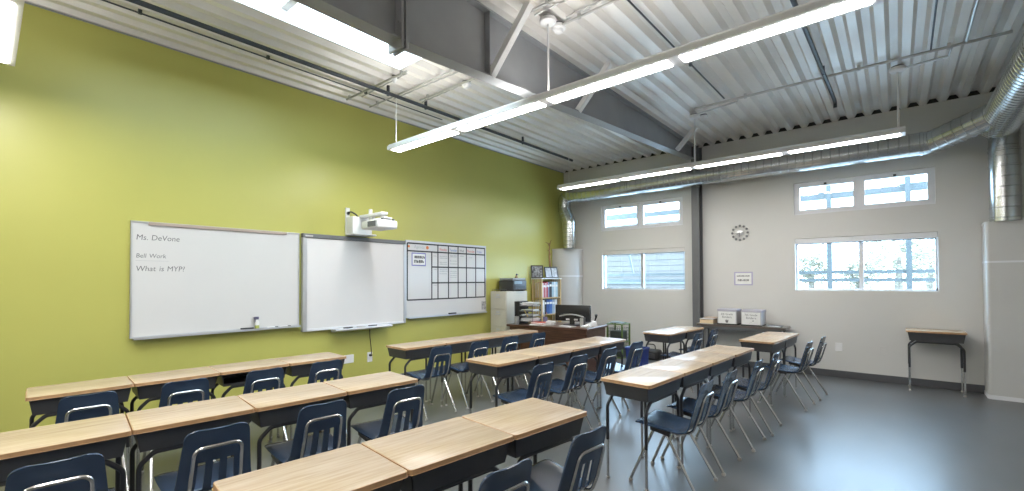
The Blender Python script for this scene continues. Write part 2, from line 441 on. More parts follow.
def blind(name, label, matn):
    y0, y1, z0, z1 = OPEN[name]
    t = thing('roller_blind', label, 'blind', (XB, (y0 + y1) / 2, z1))
    L = (y1 - y0) / 2
    bm = NB(); box(bm, (.006, -L + .004, -.085), (.066, L - .004, -.004), bev=.006); obj('cassette', bm, matn, t)
    bm = NB(); box(bm, (.028, -L + .02, -.098), (.045, L - .02, -.085)); obj('hem_bar', bm, 'alu_dark', t)  # dark colour stands in for the shaded line below the window head
    bm = NB(); tube(bm, [(.012, -L + .022, -.085), (.010, -L + .02, -.5), (.012, -L + .02, -.80)], .0025, 5); lathe(bm, [(.006, -.83), (.01, -.82), (.01, -.80), (.004, -.79)], (.012, -L + .02, 0), 8); obj('pull_cord', bm, 'black', t)
blind('window_2', 'rolled-up blind above the lower window left of the column', 'blind')
blind('window_4', 'rolled-up white blind above the lower right window', 'winframe')

# ------------------------------------------------------------------ steel frame: beam, column, braces
def zbot(x): return 3.33 if x < 2.05 else 3.33 + (x - 2.05) * (3.71 - 3.33) / (7.9 - 2.05)
bt = thing('roof_beam', 'large dark grey tapered steel roof beam crossing the ceiling', 'beam', (0, 2.85, 0))
bm = NB()
for (a, b) in ((XF, 2.05), (2.05, 8.46)):
    for (ya, yb, f0, f1) in ((-.006, .006, .012, None), (-.07, .07, 0, .014)):
        za, zb = zbot(a + .001), zbot(b - .001) if b > 2.1 else zbot(a)
        if f1 is None:
            hexa(bm, [(a, ya, za + f0), (b, ya, zb + f0), (b, yb, zb + f0), (a, yb, za + f0)], [(a, ya, ZC - .014), (b, ya, ZC - .014), (b, yb, ZC - .014), (a, yb, ZC - .014)])
        else:
            hexa(bm, [(a, ya, za), (b, ya, zb), (b, yb, zb), (a, yb, za)], [(a, ya, za + f1), (b, ya, zb + f1), (b, yb, zb + f1), (a, yb, za + f1)])
box(bm, (XF, -.07, ZC - .014), (8.46, .07, ZC - .001))
obj('girder', bm, 'steel', bt, sharp=None)
for sx in (2.005, 2.045):
    bm = NB(); box(bm, (sx - .011, -.085, 3.27), (sx + .011, .085, ZC - .002)); 
    for zz in (3.34, 3.46, 3.72, 3.88):
        lathe(bm, [(.012, -.012), (.012, .012)], (sx + (-.012 if sx < 2.02 else .012), -.055, zz), 6, 0, 'X')
    obj('splice_plate', bm, 'steel', bt, sharp=None)
for sx in (2.97,):
    bm = NB(); box(bm, (sx - .004, -.066, zbot(sx) + .014), (sx + .004, -.006, ZC - .014)); obj('stiffener', bm, 'steel', bt, sharp=None)
ct = thing('steel_column', 'dark grey steel column standing against the back wall', 'column', (8.55, 2.79, 0))
bm = NB()
box(bm, (-.10, -.068, .012), (-.088, .068, 3.98)); box(bm, (.078, -.068, .012), (.09, .068, 3.98)); box(bm, (-.088, -.006, .012), (.078, .006, 3.98))
obj('shaft', bm, 'column', ct, sharp=None)
bm = NB(); box(bm, (-.10, -.11, 0), (.09, .11, .014)); obj('base_plate', bm, 'column', ct, sharp=None)
def brace(label, x, xt):
    t = thing('flange_brace', label, 'brace', (x, 2.78, zbot(x)), 0, 'flange braces along the beam')
    a = Vector((0, -.01, .005)); b = Vector((xt - x, 2.44 - 2.78, ZC - .002 - zbot(x)))
    d = (b - a).normalized(); s = Vector((1, 0, 0)); s = (s - d * s.dot(d)).normalized(); n = d.cross(s)
    bm = NB(); w = .062; th = .006
    hexa(bm, [a, a + s * w, a + s * w + n * th, a + n * th], [b, b + s * w, b + s * w + n * th, b + n * th])
    hexa(bm, [a, a + s * th, a + s * th + n * w, a + n * w], [b, b + s * th, b + s * th + n * w, b + n * w])
    obj('angle_bar', bm, 'brace', t, sharp=None)
    bm = NB(); lathe(bm, [(.013, -.014), (.013, .02)], (.02, 0, .03), 6, 0, 'Y'); obj('bolt', bm, 'emt', t)
brace('pale angle brace from deck to beam nearest the camera', 2.97, 3.12)
brace('pale angle brace crossing behind the long pendant light', 4.45, 4.60)
brace('small pale angle brace by the far end of the beam', 7.54, 7.50)

# ------------------------------------------------------------------ pendant lights
def pendant(label, x, y0, y1, z, rods, up=True):
    """x = centre, runs from y0 (window side) to y1 (green wall side)"""
    t = thing('pendant_light', label, 'pendant light', (x, (y0 + y1) / 2, z), 0, 'long pendant lights')
    L = (y1 - y0) / 2; w = .095
    bm = NB()
    prism(bm, [(-w, .0), (w, .0), (w, .045), (w - .03, .075), (-w + .03, .075), (-w, .045)], 'Y', -L, L)
    obj('housing', bm, 'housing', t, sharp=None)
    n = 4; seg = 2 * L / n
    for k in range(n):
        a = -L + k * seg + (.05 if k else .05); b = -L + (k + 1) * seg - (.05 if k < n - 1 else .05)
        bm = NB(); prism(bm, [(-.061, 0.001), (-.056, -.005), (.056, -.005), (.061, 0.001)], 'Y', a, b)
        obj('lens', bm, 'lens', t, sharp=None)
        if not up: continue
        bm = NB(); box(bm, (-.045, a, .0745), (.045, b, .079)); obj('added_uplight', bm, 'uplight_fill', t, sharp=None)  # added glowing strip, lights the ceiling above this lamp
    for ry, canopy in rods:
        yy = ry - (y0 + y1) / 2
        bm = NB(); tube(bm, [(0, yy, .07), (0, yy, ZC - z - .03)], .011 if canopy else .005, 6)
        r_ = obj('rod', bm, 'white', t)
        if canopy:
            bm = NB(); lathe(bm, [(.02, -.07), (.06, -.065), (.078, -.05), (.078, -.02)], (0, yy, ZC - z), 16); obj('canopy', bm, 'white', r_)
            bm = NB(); lathe(bm, [(.06, -.02), (.06, 0)], (0, yy, ZC - z), 12); obj('shade_collar', bm, 'alu_dark', r_)  # dark collar draws the shade around the canopy's base
    return t
pendant('near pendant light running full length across the middle of the ceiling', 3.42, .04, 4.92, 3.20, [(4.86, False), (2.46, True), (.16, True)])
pendant('far pendant light hanging in front of the round duct', 6.88, -.10, 4.70, 3.20, [(4.5, False), (2.27, True), (-.04, True)], False)
pendant('pendant light at the top left corner of the photo', 0.05, .3, 5.2, 3.21, [(5.0, False), (2.7, True), (.5, True)])
pendant('added unseen pendant light behind the camera', -3.35, .1, 5.0, 3.20, [(4.8, False), (2.5, True), (.3, True)])  # unseen extra light, added to brighten the camera side of the room

# ------------------------------------------------------------------ ducts and diffusers
def ribbed(bm, pts, r, pitch=.11, ridge=.006, seg=28, mi=0):
    """tube with raised seams, resampled along its length"""
    pts = [Vector(p) for p in pts]; out = []; rad = []; s = 0; nxt = pitch / 2
    for i in range(len(pts) - 1):
        a, b = pts[i], pts[i + 1]; L = (b - a).length
        out.append(a); rad.append(r)
        while nxt < s + L:
            for d, q in ((-.007, 0), (-.003, ridge), (.003, ridge), (.007, 0)):
                u = (nxt - s + d) / L
                if .001 < u < .999: out.append(a.lerp(b, u)); rad.append(r + q)
            nxt += pitch
        s += L
    out.append(pts[-1]); rad.append(r)
    tube(bm, out, r, seg, mi, True, rad)
dt = thing('round_duct', 'round galvanised spiral duct running along the top of the back wall', 'duct', (8.27, 2.5, 3.365))
o_ = Vector((8.27, 2.5, 3.365))
def rel(L): return [tuple(Vector(p) - o_) for p in L]
bm = NB(); ribbed(bm, rel(fillet([(8.27, 5.18, 3.365), (8.27, -.38, 3.365), (7.87, -.92, 3.50)], .12, 3)), .152); obj('straight_run', bm, 'galv', dt)
bm = NB(); ribbed(bm, rel(fillet([(8.27, 5.18, 3.365), (8.27, 5.52, 3.365), (8.27, 5.54, 3.08), (8.27, 5.41, 2.80), (8.27, 5.41, 2.222)], [0, .26, .2, .25, 0], 6)), .140, .09); obj('left_drop', bm, 'galv', dt)
bm = NB(); ribbed(bm, rel([(8.40, -1.02, 3.50), (XF + .02, -1.02, 3.50)]), .195, .085); obj('trunk_run', bm, 'galv', dt)
bm = NB(); ribbed(bm, rel([(8.40, -1.06, 3.40), (8.40, -1.06, 2.253)]), .142, .13); obj('right_drop', bm, 'galv', dt)
for p, ax in (((8.27, -.28, 3.365), 'Y'), ((8.27, 2.3, 3.365), 'Y'), ((8.27, 4.0, 3.365), 'Y')):
    bm = NB(); lathe(bm, [(.150, -.02), (.160, -.016), (.160, .016), (.150, .02)], tuple(Vector(p) - o_), 28, 0, ax); obj('joint_band', bm, 'galv', dt)
for zz in (2.95, 3.15):
    bm = NB(); lathe(bm, [(.144, -.012), (.150, -.008), (.150, .008), (.144, .012)], tuple(Vector((8.40, -1.06, zz)) - o_), 28, 0, 'Z'); obj('joint_band', bm, 'galv', dt)

def corner_diffuser(label, cx, cy, sy, r, h, bands):
    """quarter-round displacement diffuser in a corner; sy = -1 bulges to -Y, +1 to +Y"""
    t = thing('corner_diffuser', label, 'air diffuser', (cx, cy, 0), 0, 'corner air diffusers')
    def arc(rr, n=18): return [(-rr * math.cos(PI / 2 * k / n), sy * rr * math.sin(PI / 2 * k / n)) for k in range(n + 1)]
    g = .004
    bm = NB(); prism(bm, [(-g, sy * g)] + [(min(x, -g), y if abs(y) > g else sy * g) for x, y in arc(r)], 'Z', .05, h - .03); obj('perforated_face', bm, 'diffuser', t)
    bm = NB(); prism(bm, [(-g, sy * g)] + [(min(x, -g), y if abs(y) > g else sy * g) for x, y in arc(r + .012)], 'Z', h - .03, h); obj('top_cap', bm, 'diffuser', t)
    bm = NB(); prism(bm, [(-g, sy * g)] + [(min(x, -g), y if abs(y) > g else sy * g) for x, y in arc(r + .008)], 'Z', 0.0, .05); obj('plinth', bm, 'diffuser', t)
    for b in bands:
        bm = NB(); prism(bm, [(-g, sy * g)] + [(min(x, -g), y if abs(y) > g else sy * g) for x, y in arc(r + .006)], 'Z', b - .014, b + .014); obj('seam_band', bm, 'winframe', t)
corner_diffuser('white quarter-round air diffuser in the corner behind the bookcase', XB - .013, YG - .013, -1, .485, 2.22, (1.62,))
t = thing('wall_diffuser', 'tall white flat-faced air diffuser at the right edge by the small desk', 'air diffuser', (XB - .014, -1.30, 0), 0, 'corner air diffusers')
def plan(e): return [(0, -.43), (0, .43 + e)] + [(-.32 + .04 - (.04 + e) * math.sin(PI / 2 * k / 5), .43 - .04 + (.04 + e) * math.cos(PI / 2 * k / 5)) for k in range(6)] + [(-.32 - e, -.43)]
bm = NB(); prism(bm, plan(0), 'Z', .05, 2.22); obj('perforated_face', bm, 'diffuser', t)
bm = NB(); prism(bm, plan(.008), 'Z', 2.22, 2.25); obj('top_cap', bm, 'diffuser', t)
bm = NB(); prism(bm, plan(.006), 'Z', 0, .05); obj('plinth', bm, 'winframe', t)
bm = NB(); prism(bm, plan(.004), 'Z', 1.728, 1.752); obj('seam_band', bm, 'winframe', t)

# ------------------------------------------------------------------ conduits, pipes, detectors
def conduit(name, label, cat, pts, r, m, group=None, clips=()):
    c = Vector(pts[0]); t = thing(name, label, cat, tuple(c), 0, group)
    bm = NB(); tube(bm, [tuple(Vector(p) - c) for p in pts], r, 8); obj('tube', bm, m, t)
    for p in clips:
        q = Vector(p) - c
        bm = NB(); box(bm, (q.x - .014, q.y - .014, q.z - r - .006), (q.x + .014, q.y + .014, ZC - p[2] + q.z - .001 if ZC - p[2] > 0 else q.z + .03)); obj('clip', bm, m, t)
    return t
conduit('sprinkler_pipe', 'thick dark pipe along the deck parallel to the green wall', 'pipe', [(XF + .02, 4.85, 3.90), (5.0, 4.86, 3.90), (7.55, 4.86, 3.90)], .024, 'pipe_dark', clips=[(0.6, 4.85, 3.9), (3.3, 4.86, 3.9), (3.9, 4.86, 3.9), (6.0, 4.86, 3.9)])
conduit('conduit', 'thin conduit on the deck closest to the green wall', 'conduit', [(XF + .02, 5.17, 3.975), (4.5, 5.22, 3.975)], .008, 'pipe_dark', 'thin ceiling conduits', clips=[(0.9, 5.19, 3.975), (2.0, 5.2, 3.975), (3.2, 5.21, 3.975)])
conduit('conduit', 'bright conduit crossing the deck by the end of the skylight', 'conduit', [(3.14, 5.58, 3.965), (3.17, 4.30, 3.965)], .013, 'emt', 'thin ceiling conduits', clips=[(3.142, 5.5, 3.965), (3.168, 4.4, 3.965)])
conduit('conduit', 'conduit crossing the deck second from the skylight end', 'conduit', [(3.49, 5.58, 3.965), (3.52, 3.10, 3.965)], .011, 'emt', 'thin ceiling conduits', clips=[(3.493, 5.4, 3.965)])
conduit('conduit', 'conduit crossing the deck beside the round white detector left of the beam', 'conduit', [(3.80, 4.86, 3.965), (3.82, 3.70, 3.965)], .011, 'emt', 'thin ceiling conduits', clips=[(3.802, 4.7, 3.965)])
conduit('conduit', 'conduit right of the beam at the top edge leading to a detector', 'conduit', [(3.56, 2.46, 3.965), (3.53, .60, 3.965)], .012, 'emt', 'thin ceiling conduits', clips=[(3.55, 2.2, 3.965), (3.535, 1.2, 3.965)])
conduit('conduit', 'conduit at the top edge leading to the pendant rod canopy', 'conduit', [(3.19, 2.62, 3.965), (3.20, 1.2, 3.965)], .012, 'emt', 'thin ceiling conduits', clips=[(3.19, 2.3, 3.965)])
conduit('conduit', 'thin dark conduit running from the near light towards the back wall', 'conduit', [(XF + .02, 1.80, 3.975), (6.47, 1.74, 3.975)], .009, 'pipe_dark', 'thin ceiling conduits', clips=[(5.2, 1.752, 3.975)])
conduit('conduit', 'long bright conduit crossing the deck in front of the far light', 'conduit', [(6.55, 2.16, 3.96), (6.55, -.90, 3.96)], .016, 'emt', 'thin ceiling conduits', clips=[(6.55, 1.5, 3.96), (6.55, .3, 3.96), (6.55, -.45, 3.96)])
conduit('conduit', 'short conduit feeding the left canopy of the far light', 'conduit', [(6.78, 2.20, 3.96), (6.66, 1.62, 3.96), (6.57, 1.60, 3.96)], .012, 'emt', 'thin ceiling conduits')
conduit('conduit', 'short conduit feeding the right canopy of the far light', 'conduit', [(6.86, -.02, 3.955), (6.80, -.46, 3.955), (6.58, -.47, 3.955)], .012, 'emt', 'thin ceiling conduits')
conduit('sprinkler_pipe', 'dark pipe with a sprinkler head dropping right of the near light', 'pipe', [(2.0, .68, 3.92), (7.35, .60, 3.92), (7.42, .60, 3.90), (7.43, .60, 3.84)], .022, 'pipe_dark', clips=[(6.3, .615, 3.92)])
conduit('conduit', 'thin dark conduit near the right end of the deck', 'conduit', [(2.6, -.28, 3.975), (6.54, -.31, 3.975)], .008, 'pipe_dark', 'thin ceiling conduits')
conduit('conduit', 'pale conduit nearest the big duct at the right', 'conduit', [(2.6, -.55, 3.97), (6.54, -.58, 3.97)], .012, 'emt', 'thin ceiling conduits')
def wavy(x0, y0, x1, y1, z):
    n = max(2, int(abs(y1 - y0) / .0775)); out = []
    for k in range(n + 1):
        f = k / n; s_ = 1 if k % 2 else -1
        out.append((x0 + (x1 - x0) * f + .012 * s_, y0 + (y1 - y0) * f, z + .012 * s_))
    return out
for lab, a in (('wavy thin tube between the skylight end and the beam', (3.24, 5.35, 3.22, 4.35, 3.978)), ('long wavy thin tube left of the beam', (3.56, 5.1, 3.60, 3.55, 3.978)),
               ('wavy thin tube leading to the detector left of the beam', (3.88, 4.9, 3.86, 4.10, 3.978)), ('wavy thin tube right of the beam at the top edge', (3.50, 2.3, 3.46, .9, 3.978)),
               ('wavy thin tube by the pendant canopy at the top edge', (3.28, 2.5, 3.28, 1.5, 3.978))):
    conduit('wavy_tube', lab, 'cable', wavy(*a), .009, 'emt', 'wavy ceiling tubes')  # wavy thin tubes laid beside the straight conduits
def detector(label, x, y, r=.06):
    t = thing('smoke_detector', label, 'detector', (x, y, ZC), 0, 'ceiling detectors')
    bm = NB(); lathe(bm, [(r * .8, -.055), (r, -.045), (r, -.020)], (0, 0, 0), 18); obj('base', bm, 'white', t)
    bm = NB(); lathe(bm, [(r * .85, -.020), (r * .85, 0)], (0, 0, 0), 12); obj('shade_ring', bm, 'alu_dark', t)
    bm = NB(); lathe(bm, [(r * .25, -.087), (r * .5, -.083), (r * .72, -.055)], (0, 0, 0), 18); obj('head', bm, 'white', t)
detector('round white detector on the deck left of the beam', 3.87, 4.03)
detector('white smoke detector below the top edge right of the beam', 3.58, 2.45, .07)
detector('small white detector beside the end of the skylight', 3.19, 4.57, .035)
detector('white detector beside the left canopy of the far light', 6.98, 2.17)

# ------------------------------------------------------------------ boards on the green wall
def lines(bm, L, y, w=.006, t=.0012):
    for (xa, za, xb, zb) in L:
        if abs(xa - xb) < 1e-6: box(bm, (xa - w / 2, y - t, min(za, zb)), (xa + w / 2, y, max(za, zb)))
        else: box(bm, (min(xa, xb), y - t, za - w / 2), (max(xa, xb), y, za + w / 2))

# 1 left whiteboard
t = thing('whiteboard', 'wide whiteboard on the green wall with handwriting at upper left', 'whiteboard', (1.775, YG, .968))
W2 = .83; H = 1.175
bm = NB(); box(bm, (-W2 + .012, -.022, .012), (W2 - .012, -.002, H - .012)); obj('writing_surface', bm, 'board', t, sharp=None)
bm = NB()
for (a, b, c, d) in ((-W2, W2, 0, .016), (-W2, W2, H - .016, H), (-W2, -W2 + .014, .016, H - .016), (W2 - .014, W2, .016, H - .016)): box(bm, (a, -.028, c), (b, -.001, d))
obj('frame', bm, 'alu', t, sharp=None)
bm = NB(); box(bm, (-W2 + .14, -.036, H - .036), (W2 - .16, -.022, H - .004)); 
for hx in (-.45, -.05, .12): box(bm, (hx, -.042, H - .03), (hx + .04, -.036, H - .006))
obj('map_rail', bm, mat('worn brown cork rail', (0.42, 0.34, 0.30), .6, var=.1), t, sharp=None)
bm = NB(); box(bm, (-W2 + .02, -.085, -.012), (W2, -.022, 0.0)); box(bm, (-W2 + .02, -.085, 0), (W2, -.080, .012)); obj('pen_tray', bm, 'alu', t, sharp=None)
for txt, x, z, s in (('Ms. DeVone', .985, 1.955, .078), ('Bell Work', .985, 1.775, .062), ('What is MYP?', .985, 1.64, .076)):
    for word in txt.split():
        h_ = text_mesh('handwriting', word, s, 'ink', Matrix.Translation((-1.775, -YG, -.968)) @ wall_text_green(x, YG - .0225, z) @ Matrix.Diagonal((.92, 1, 1, 1)), t, shear=.12)
        x = max(v.co.x for v in h_.data.vertices) + 1.775 + s * .32
bm = NB(); box(bm, (-.79, -.0232, .775), (-.52, -.022, .778)); obj('underline', bm, 'ink_soft', t, sharp=None)

# eraser, bottle and pens on its tray
def on_tray(name, label, cat, x, build, mats, group=None):
    t = thing(name, label, cat, (x, YG - .055, .970), 0, group); build(t); return t
def b_spray(t):
    bm = NB(); lathe(bm, [(.020, 0), (.024, .004), (.024, .045)], (0, 0, 0), 14); obj('liquid', bm, mat('yellow green liquid', (.42, .47, .12), .3, var=.1), t)
    bm = NB(); lathe(bm, [(.024, .045), (.024, .085), (.011, .105), (.011, .112)], (0, 0, 0), 14); obj('bottle', bm, 'paper', t)
    bm = NB(); box(bm, (-.028, -.010, .112), (.018, .010, .145), bev=.003); box(bm, (-.042, -.005, .128), (-.028, .005, .138)); box(bm, (-.024, -.005, .08), (-.018, .005, .112)); obj('trigger_head', bm, mat('violet grey trigger', (.12, .11, .20), .4, var=.1), t)
on_tray('spray_bottle', 'small spray bottle standing on the left whiteboard tray', 'bottle', 2.10, b_spray, None)
def b_eraser(t):
    bm = NB(); box(bm, (-.065, -.02, 0), (.065, .018, .012), bev=.003); obj('felt_pad', bm, 'dark', t)
    bm = NB(); box(bm, (-.066, -.021, .012), (.066, .019, .024), bev=.003); obj('grip', bm, 'dark', t)
on_tray('board_eraser', 'dark board eraser on the left whiteboard tray', 'eraser', 1.995, b_eraser, None)
def pen(label, x, m):
    t = thing('marker_pen', label, 'marker', (x, YG - .06, .979), 0, 'marker pens on the tray')
    bm = NB(); lathe(bm, [(.0075, -.06), (.008, -.055), (.008, .03)], (0, 0, 0), 10, 0, 'X'); obj('barrel', bm, 'paper', t)
    bm = NB(); lathe(bm, [(.0088, .03), (.0088, .062), (.006, .066)], (0, 0, 0), 10, 0, 'X'); obj('cap', bm, m, t)
pen('black-capped marker pen on the left whiteboard tray, nearer the bottle', 2.27, 'black')
pen('dark-capped marker pen at the right of the left whiteboard tray', 2.42, 'dark')

# 2 interactive board
t = thing('interactive_whiteboard', 'grey-framed interactive whiteboard under the projector', 'whiteboard', (3.425, YG, .885))
W2 = .79; H = 1.26
bm = NB(); box(bm, (-W2 + .05, -.045, .03), (W2 - .03, -.002, H - .05)); obj('projection_surface', bm, 'screen_board', t, sharp=None)
bm = NB(); box(bm, (-W2, -.062, 0), (-W2 + .055, -.001, H - .055), bev=.004); box(bm, (W2 - .032, -.062, 0), (W2, -.001, H - .055), bev=.004); obj('side_frame', bm, 'alu', t)
bm = NB(); box(bm, (-W2, -.062, H - .055), (W2, -.001, H), bev=.005); obj('top_rail', bm, 'alu_dark', t)
bm = NB(); box(bm, (-W2 + .055, -.056, 0), (W2 - .032, -.001, .032), bev=.003); obj('bottom_rail', bm, 'winframe', t)
bm = NB(); box(bm, (-W2 + .03, -.0632, H - .04), (-W2 + .13, -.062, H - .02)); obj('badge', bm, 'alu', t, sharp=None)
bm = NB(); prism(bm, [(-.03, .006), (-.16, .006), (-.165, -.014), (-.12, -.034), (-.03, -.034)], 'X', -.40, .48); obj('pen_tray', bm, 'alu', t, sharp=None)
for px_, m in ((-.2, 'dark'), (.0, 'silver'), (.18, 'dark')):
    bm = NB(); lathe(bm, [(.006, -.07), (.008, -.06), (.008, .06), (.005, .068)], (px_, -.12, .014), 10, 0, 'X'); obj('stylus', bm, m, t)

# 3 calendar board
t = thing('whiteboard', 'whiteboard ruled into a weekly calendar grid, right of the interactive board', 'whiteboard', (5.135, YG, .955))
W2 = .895; H = 1.21
def cb(x): return x - 5.135
bm = NB(); box(bm, (-W2 + .012, -.022, .012), (W2 - .012, -.002, H - .012)); obj('writing_surface', bm, 'board', t, sharp=None)
bm = NB()
for (a, b, c, d) in ((-W2, W2, 0, .016), (-W2, W2, H - .016, H), (-W2, -W2 + .014, .016, H - .016), (W2 - .014, W2, .016, H - .016)): box(bm, (a, -.028, c), (b, -.001, d))
obj('frame', bm, 'alu', t, sharp=None)
bm = NB(); box(bm, (-W2 + .03, -.080, -.010), (W2 - .03, -.022, 0.002)); box(bm, (-W2 + .03, -.080, .002), (W2 - .03, -.075, .012)); obj('pen_tray', bm, 'alu', t, sharp=None)
bm = NB(); Y_ = -.022; zt, zh, z1_, z2_, zb_ = 1.165, 1.045, .80, .54, .275
gx = [cb(v) for v in (4.755, 4.885, 5.115, 5.335, 5.535, 5.765)]
L = [(-W2 + .03, zt, W2 - .03, zt), (-W2 + .03, zh, W2 - .03, zh), (gx[0], z1_, W2 - .03, z1_), (gx[0], z2_, W2 - .03, z2_), (-W2 + .03, zb_, W2 - .03, zb_),
     (-W2 + .03, zb_, -W2 + .03, zt), (W2 - .03, zb_, W2 - .03, zt), (gx[0], zb_, gx[0], zh)] + [(g_, zb_, g_, zt) for g_ in gx[1:]]
lines(bm, L, Y_, .022); obj('grid_lines', bm, 'tape', t, sharp=None)
off = Matrix.Translation((-5.135, -YG, -.955))
for txt, x, m in (('Monday', 4.92, 'red'), ('Tuesday', 5.14, 'blue'), ('Wed.', 5.37, 'ink'), ('Thursday', 5.55, 'red'), ('Friday', 5.80, 'purple')):
    text_mesh('weekday_heading', txt, .062, m, off @ wall_text_green(x, YG - .0225, 2.03) @ Matrix.Diagonal((.8, 1, 1, 1)), t)
text_mesh('calendar_heading', 'Agenda', .07, 'ink_soft', off @ wall_text_green(4.40, YG - .0225, 2.045), t)
bm = NB(); lathe(bm, [(.028, -.0012), (.028, 0)], (cb(4.665), -.022, 1.11), 18, 0, 'Y'); lathe(bm, [(.02, -.0012), (.02, 0)], (cb(4.30), -.022, 1.115), 14, 0, 'Y'); obj('orange_dots', bm, 'orange', t, sharp=None)
for (x0, x1, zs) in ((4.79, 4.86, (1.98, 1.93, 1.71, 1.45)), (4.92, 5.08, (1.93, 1.90, 1.83, 1.80, 1.71, 1.68, 1.64)), (5.15, 5.30, (1.95, 1.93, 1.86, 1.81, 1.68, 1.65, 1.61, 1.58)), (5.38, 5.46, (1.95,)), (5.60, 5.68, (1.93,))):
    for z in zs:
        x = x0; bm = NB()
        while x < x1:
            w = random.uniform(.008, .02); h = random.uniform(.006, .016)
            box(bm, (cb(x), -.0232, z - .955), (cb(x + w), -.022, z - .955 + h)); x += w + .001
        obj('note_line', bm, 'ink_soft', t, sharp=None)
def scribble(bm, fn, x0, x1, z, h):
    x = x0
    while x < x1 - .012:
        w = random.uniform(.55, .9) * h; k = random.choice((0, 1, 2))
        fn(bm, x, z, x + .30 * h, z + h)
        if k != 0: fn(bm, x, z + (h * .8 if k == 1 else 0), x + w, z + (h if k == 1 else .2 * h))
        fn(bm, x + w - .3 * h, z, x + w, z + h * (.6 if k == 0 else 1))
        x += w + .18 * h
st = thing('paper_notice', 'small violet-bordered notice stuck on the calendar board', 'notice', (4.49, YG - .0235, 1.87), 0)
bm = NB(); box(bm, (-.14, -.002, -.105), (.14, -.0003, .105)); obj('card', bm, 'purple', st, sharp=None)
bm = NB(); box(bm, (-.122, -.003, -.087), (.122, -.002, .087)); obj('sheet', bm, 'paper', st, sharp=None)
bm = NB(); fn = lambda b_, a, c, d, e: box(b_, (a, -.0036, c), (d, -.003, e))
scribble(bm, fn, -.085, .105, .016, .040); scribble(bm, fn, -.09, .10, -.055, .046); obj('lettering', bm, 'black', st, sharp=None)
st = thing('paper_notice', 'grey picture sheet at the lower right corner of the calendar board', 'notice', (5.965, YG - .0285, 1.075), 0)
bm = NB(); box(bm, (-.055, -.002, -.075), (.055, -.0003, .075)); obj('sheet', bm, mat('mottled grey picture', (.38, .38, .40), .6, var=.6, vscale=28), st, sharp=None)
t = thing('board_eraser', 'dark eraser on the calendar board tray', 'eraser', (5.18, YG - .05, .957))
bm = NB(); box(bm, (-.075, -.02, 0), (.075, .02, .012), bev=.003); obj('felt_pad', bm, 'alu_dark', t)
bm = NB(); box(bm, (-.076, -.021, .012), (.076, .021, .03), bev=.004); obj('grip', bm, 'black', t)

# projector on its wall arm
t = thing('wall_projector', 'white short-throw projector on a wall arm above the interactive board', 'projector', (3.25, YG, 2.16))
bm = NB(); box(bm, (-.01, -.03, .02), (.05, -.001, .385), bev=.004); obj('wall_plate', bm, 'white', t)
bm = NB(); box(bm, (.0, -.19, .02), (.30, -.001, .255), bev=.012, seg=2); obj('mount_cover', bm, 'white', t)
bm = NB(); box(bm, (-.01, -.24, .0), (.34, -.001, .022), bev=.006); obj('base_shelf', bm, 'white', t)
bm = NB(); box(bm, (.10, -.72, .235), (.20, -.18, .275), bev=.01, seg=2); obj('arm', bm, 'white', t)
bm = NB(); box(bm, (.13, -.44, .19), (.19, -.37, .24), bev=.006); lathe(bm, [(.025, .27), (.025, .335), (.02, .34)], (.14, -.40, 0), 16); obj('swivel_post', bm, 'white', t)
bm = NB(); box(bm, (.0, -.78, .055), (.31, -.40, .165), bev=.022, seg=3); obj('projector_body', bm, 'white', t)
bm = NB(); box(bm, (-.006, -.74, .075), (.001, -.56, .145)); 
for k in range(6): box(bm, (-.011, -.735 + k * .03, .08), (-.005, -.72 + k * .03, .14))
obj('vent_grille', bm, 'alu_dark', t, sharp=None)
bm = NB(); box(bm, (.06, -.70, .165), (.27, -.46, .182), bev=.006); box(bm, (.11, -.76, .182), (.24, -.50, .205), bev=.008, seg=2); lathe(bm, [(.05, .205), (.045, .225), (.02, .235)], (.19, -.64, 0), 18); obj('top_bracket', bm, 'white', t)
for px_ in (.09, .26):
    bm = NB(); lathe(bm, [(.016, .165), (.016, .185)], (px_, -.75, .0), 10); obj('adjuster_knob', bm, 'alu_dark', t)
bm = NB(); tube(bm, fillet([(.02, -.03, .31), (.03, -.09, .33), (.09, -.12, .29), (.14, -.10, .25)], .05, 5), .011, 8); lathe(bm, [(.022, -.045), (.022, -.03)], (.02, 0, .31), 10, 0, 'Y'); obj('cable', bm, 'black', t)

# outlets and cable
def plate(name, label, cat, x, z, w, h, wall='green', m='white', sockets=1, group=None):
    if wall == 'green': t = thing(name, label, cat, (x, YG, z), 0, group)
    else: t = thing(name, label, cat, (XB, x, z), -PI / 2, group)
    bm = NB(); box(bm, (-w / 2, -.009, -h / 2), (w / 2, -.0005, h / 2), bev=.003); obj('cover_plate', bm, m, t)
    for k in range(sockets):
        dz = 0 if sockets == 1 else (-.03 + .06 * k)
        bm = NB(); box(bm, (-.015, -.0115, dz - .017), (.015, -.009, dz + .017), bev=.002); obj('socket', bm, m, t)
    return t
plate('data_plate', 'wide white data plate low on the green wall', 'wall plate', 3.24, .45, .27, .115, sockets=2)
plate('power_outlet', 'white power outlet with a cable plugged in, under the interactive board', 'outlet', 3.627, .435, .082, .14, sockets=2)
plate('power_outlet', 'white power outlet on the back wall beyond the right-hand chairs', 'outlet', .70, .473, .09, .13, 'back', 'white', 2)
plate('power_outlet', 'grey painted blank plate on the back wall left of the small desk', 'wall plate', .17, .47, .09, .13, 'back', 'wall', 1)
t = thing('power_cable', 'thin black cable hanging from the interactive board to the outlet', 'cable', (3.61, YG - .02, .466))
bm = NB(); tube(bm, [(.015, -.02, .0), (.017, -.03, .03), (.016, -.02, .12), (.008, -.004, .26), (.004, -.004, .395)], .0055, 6); obj('cord', bm, 'black', t)
bm = NB(); box(bm, (.0, -.032, -.016), (.03, .008, .014), bev=.004); obj('plug', bm, 'black', t)

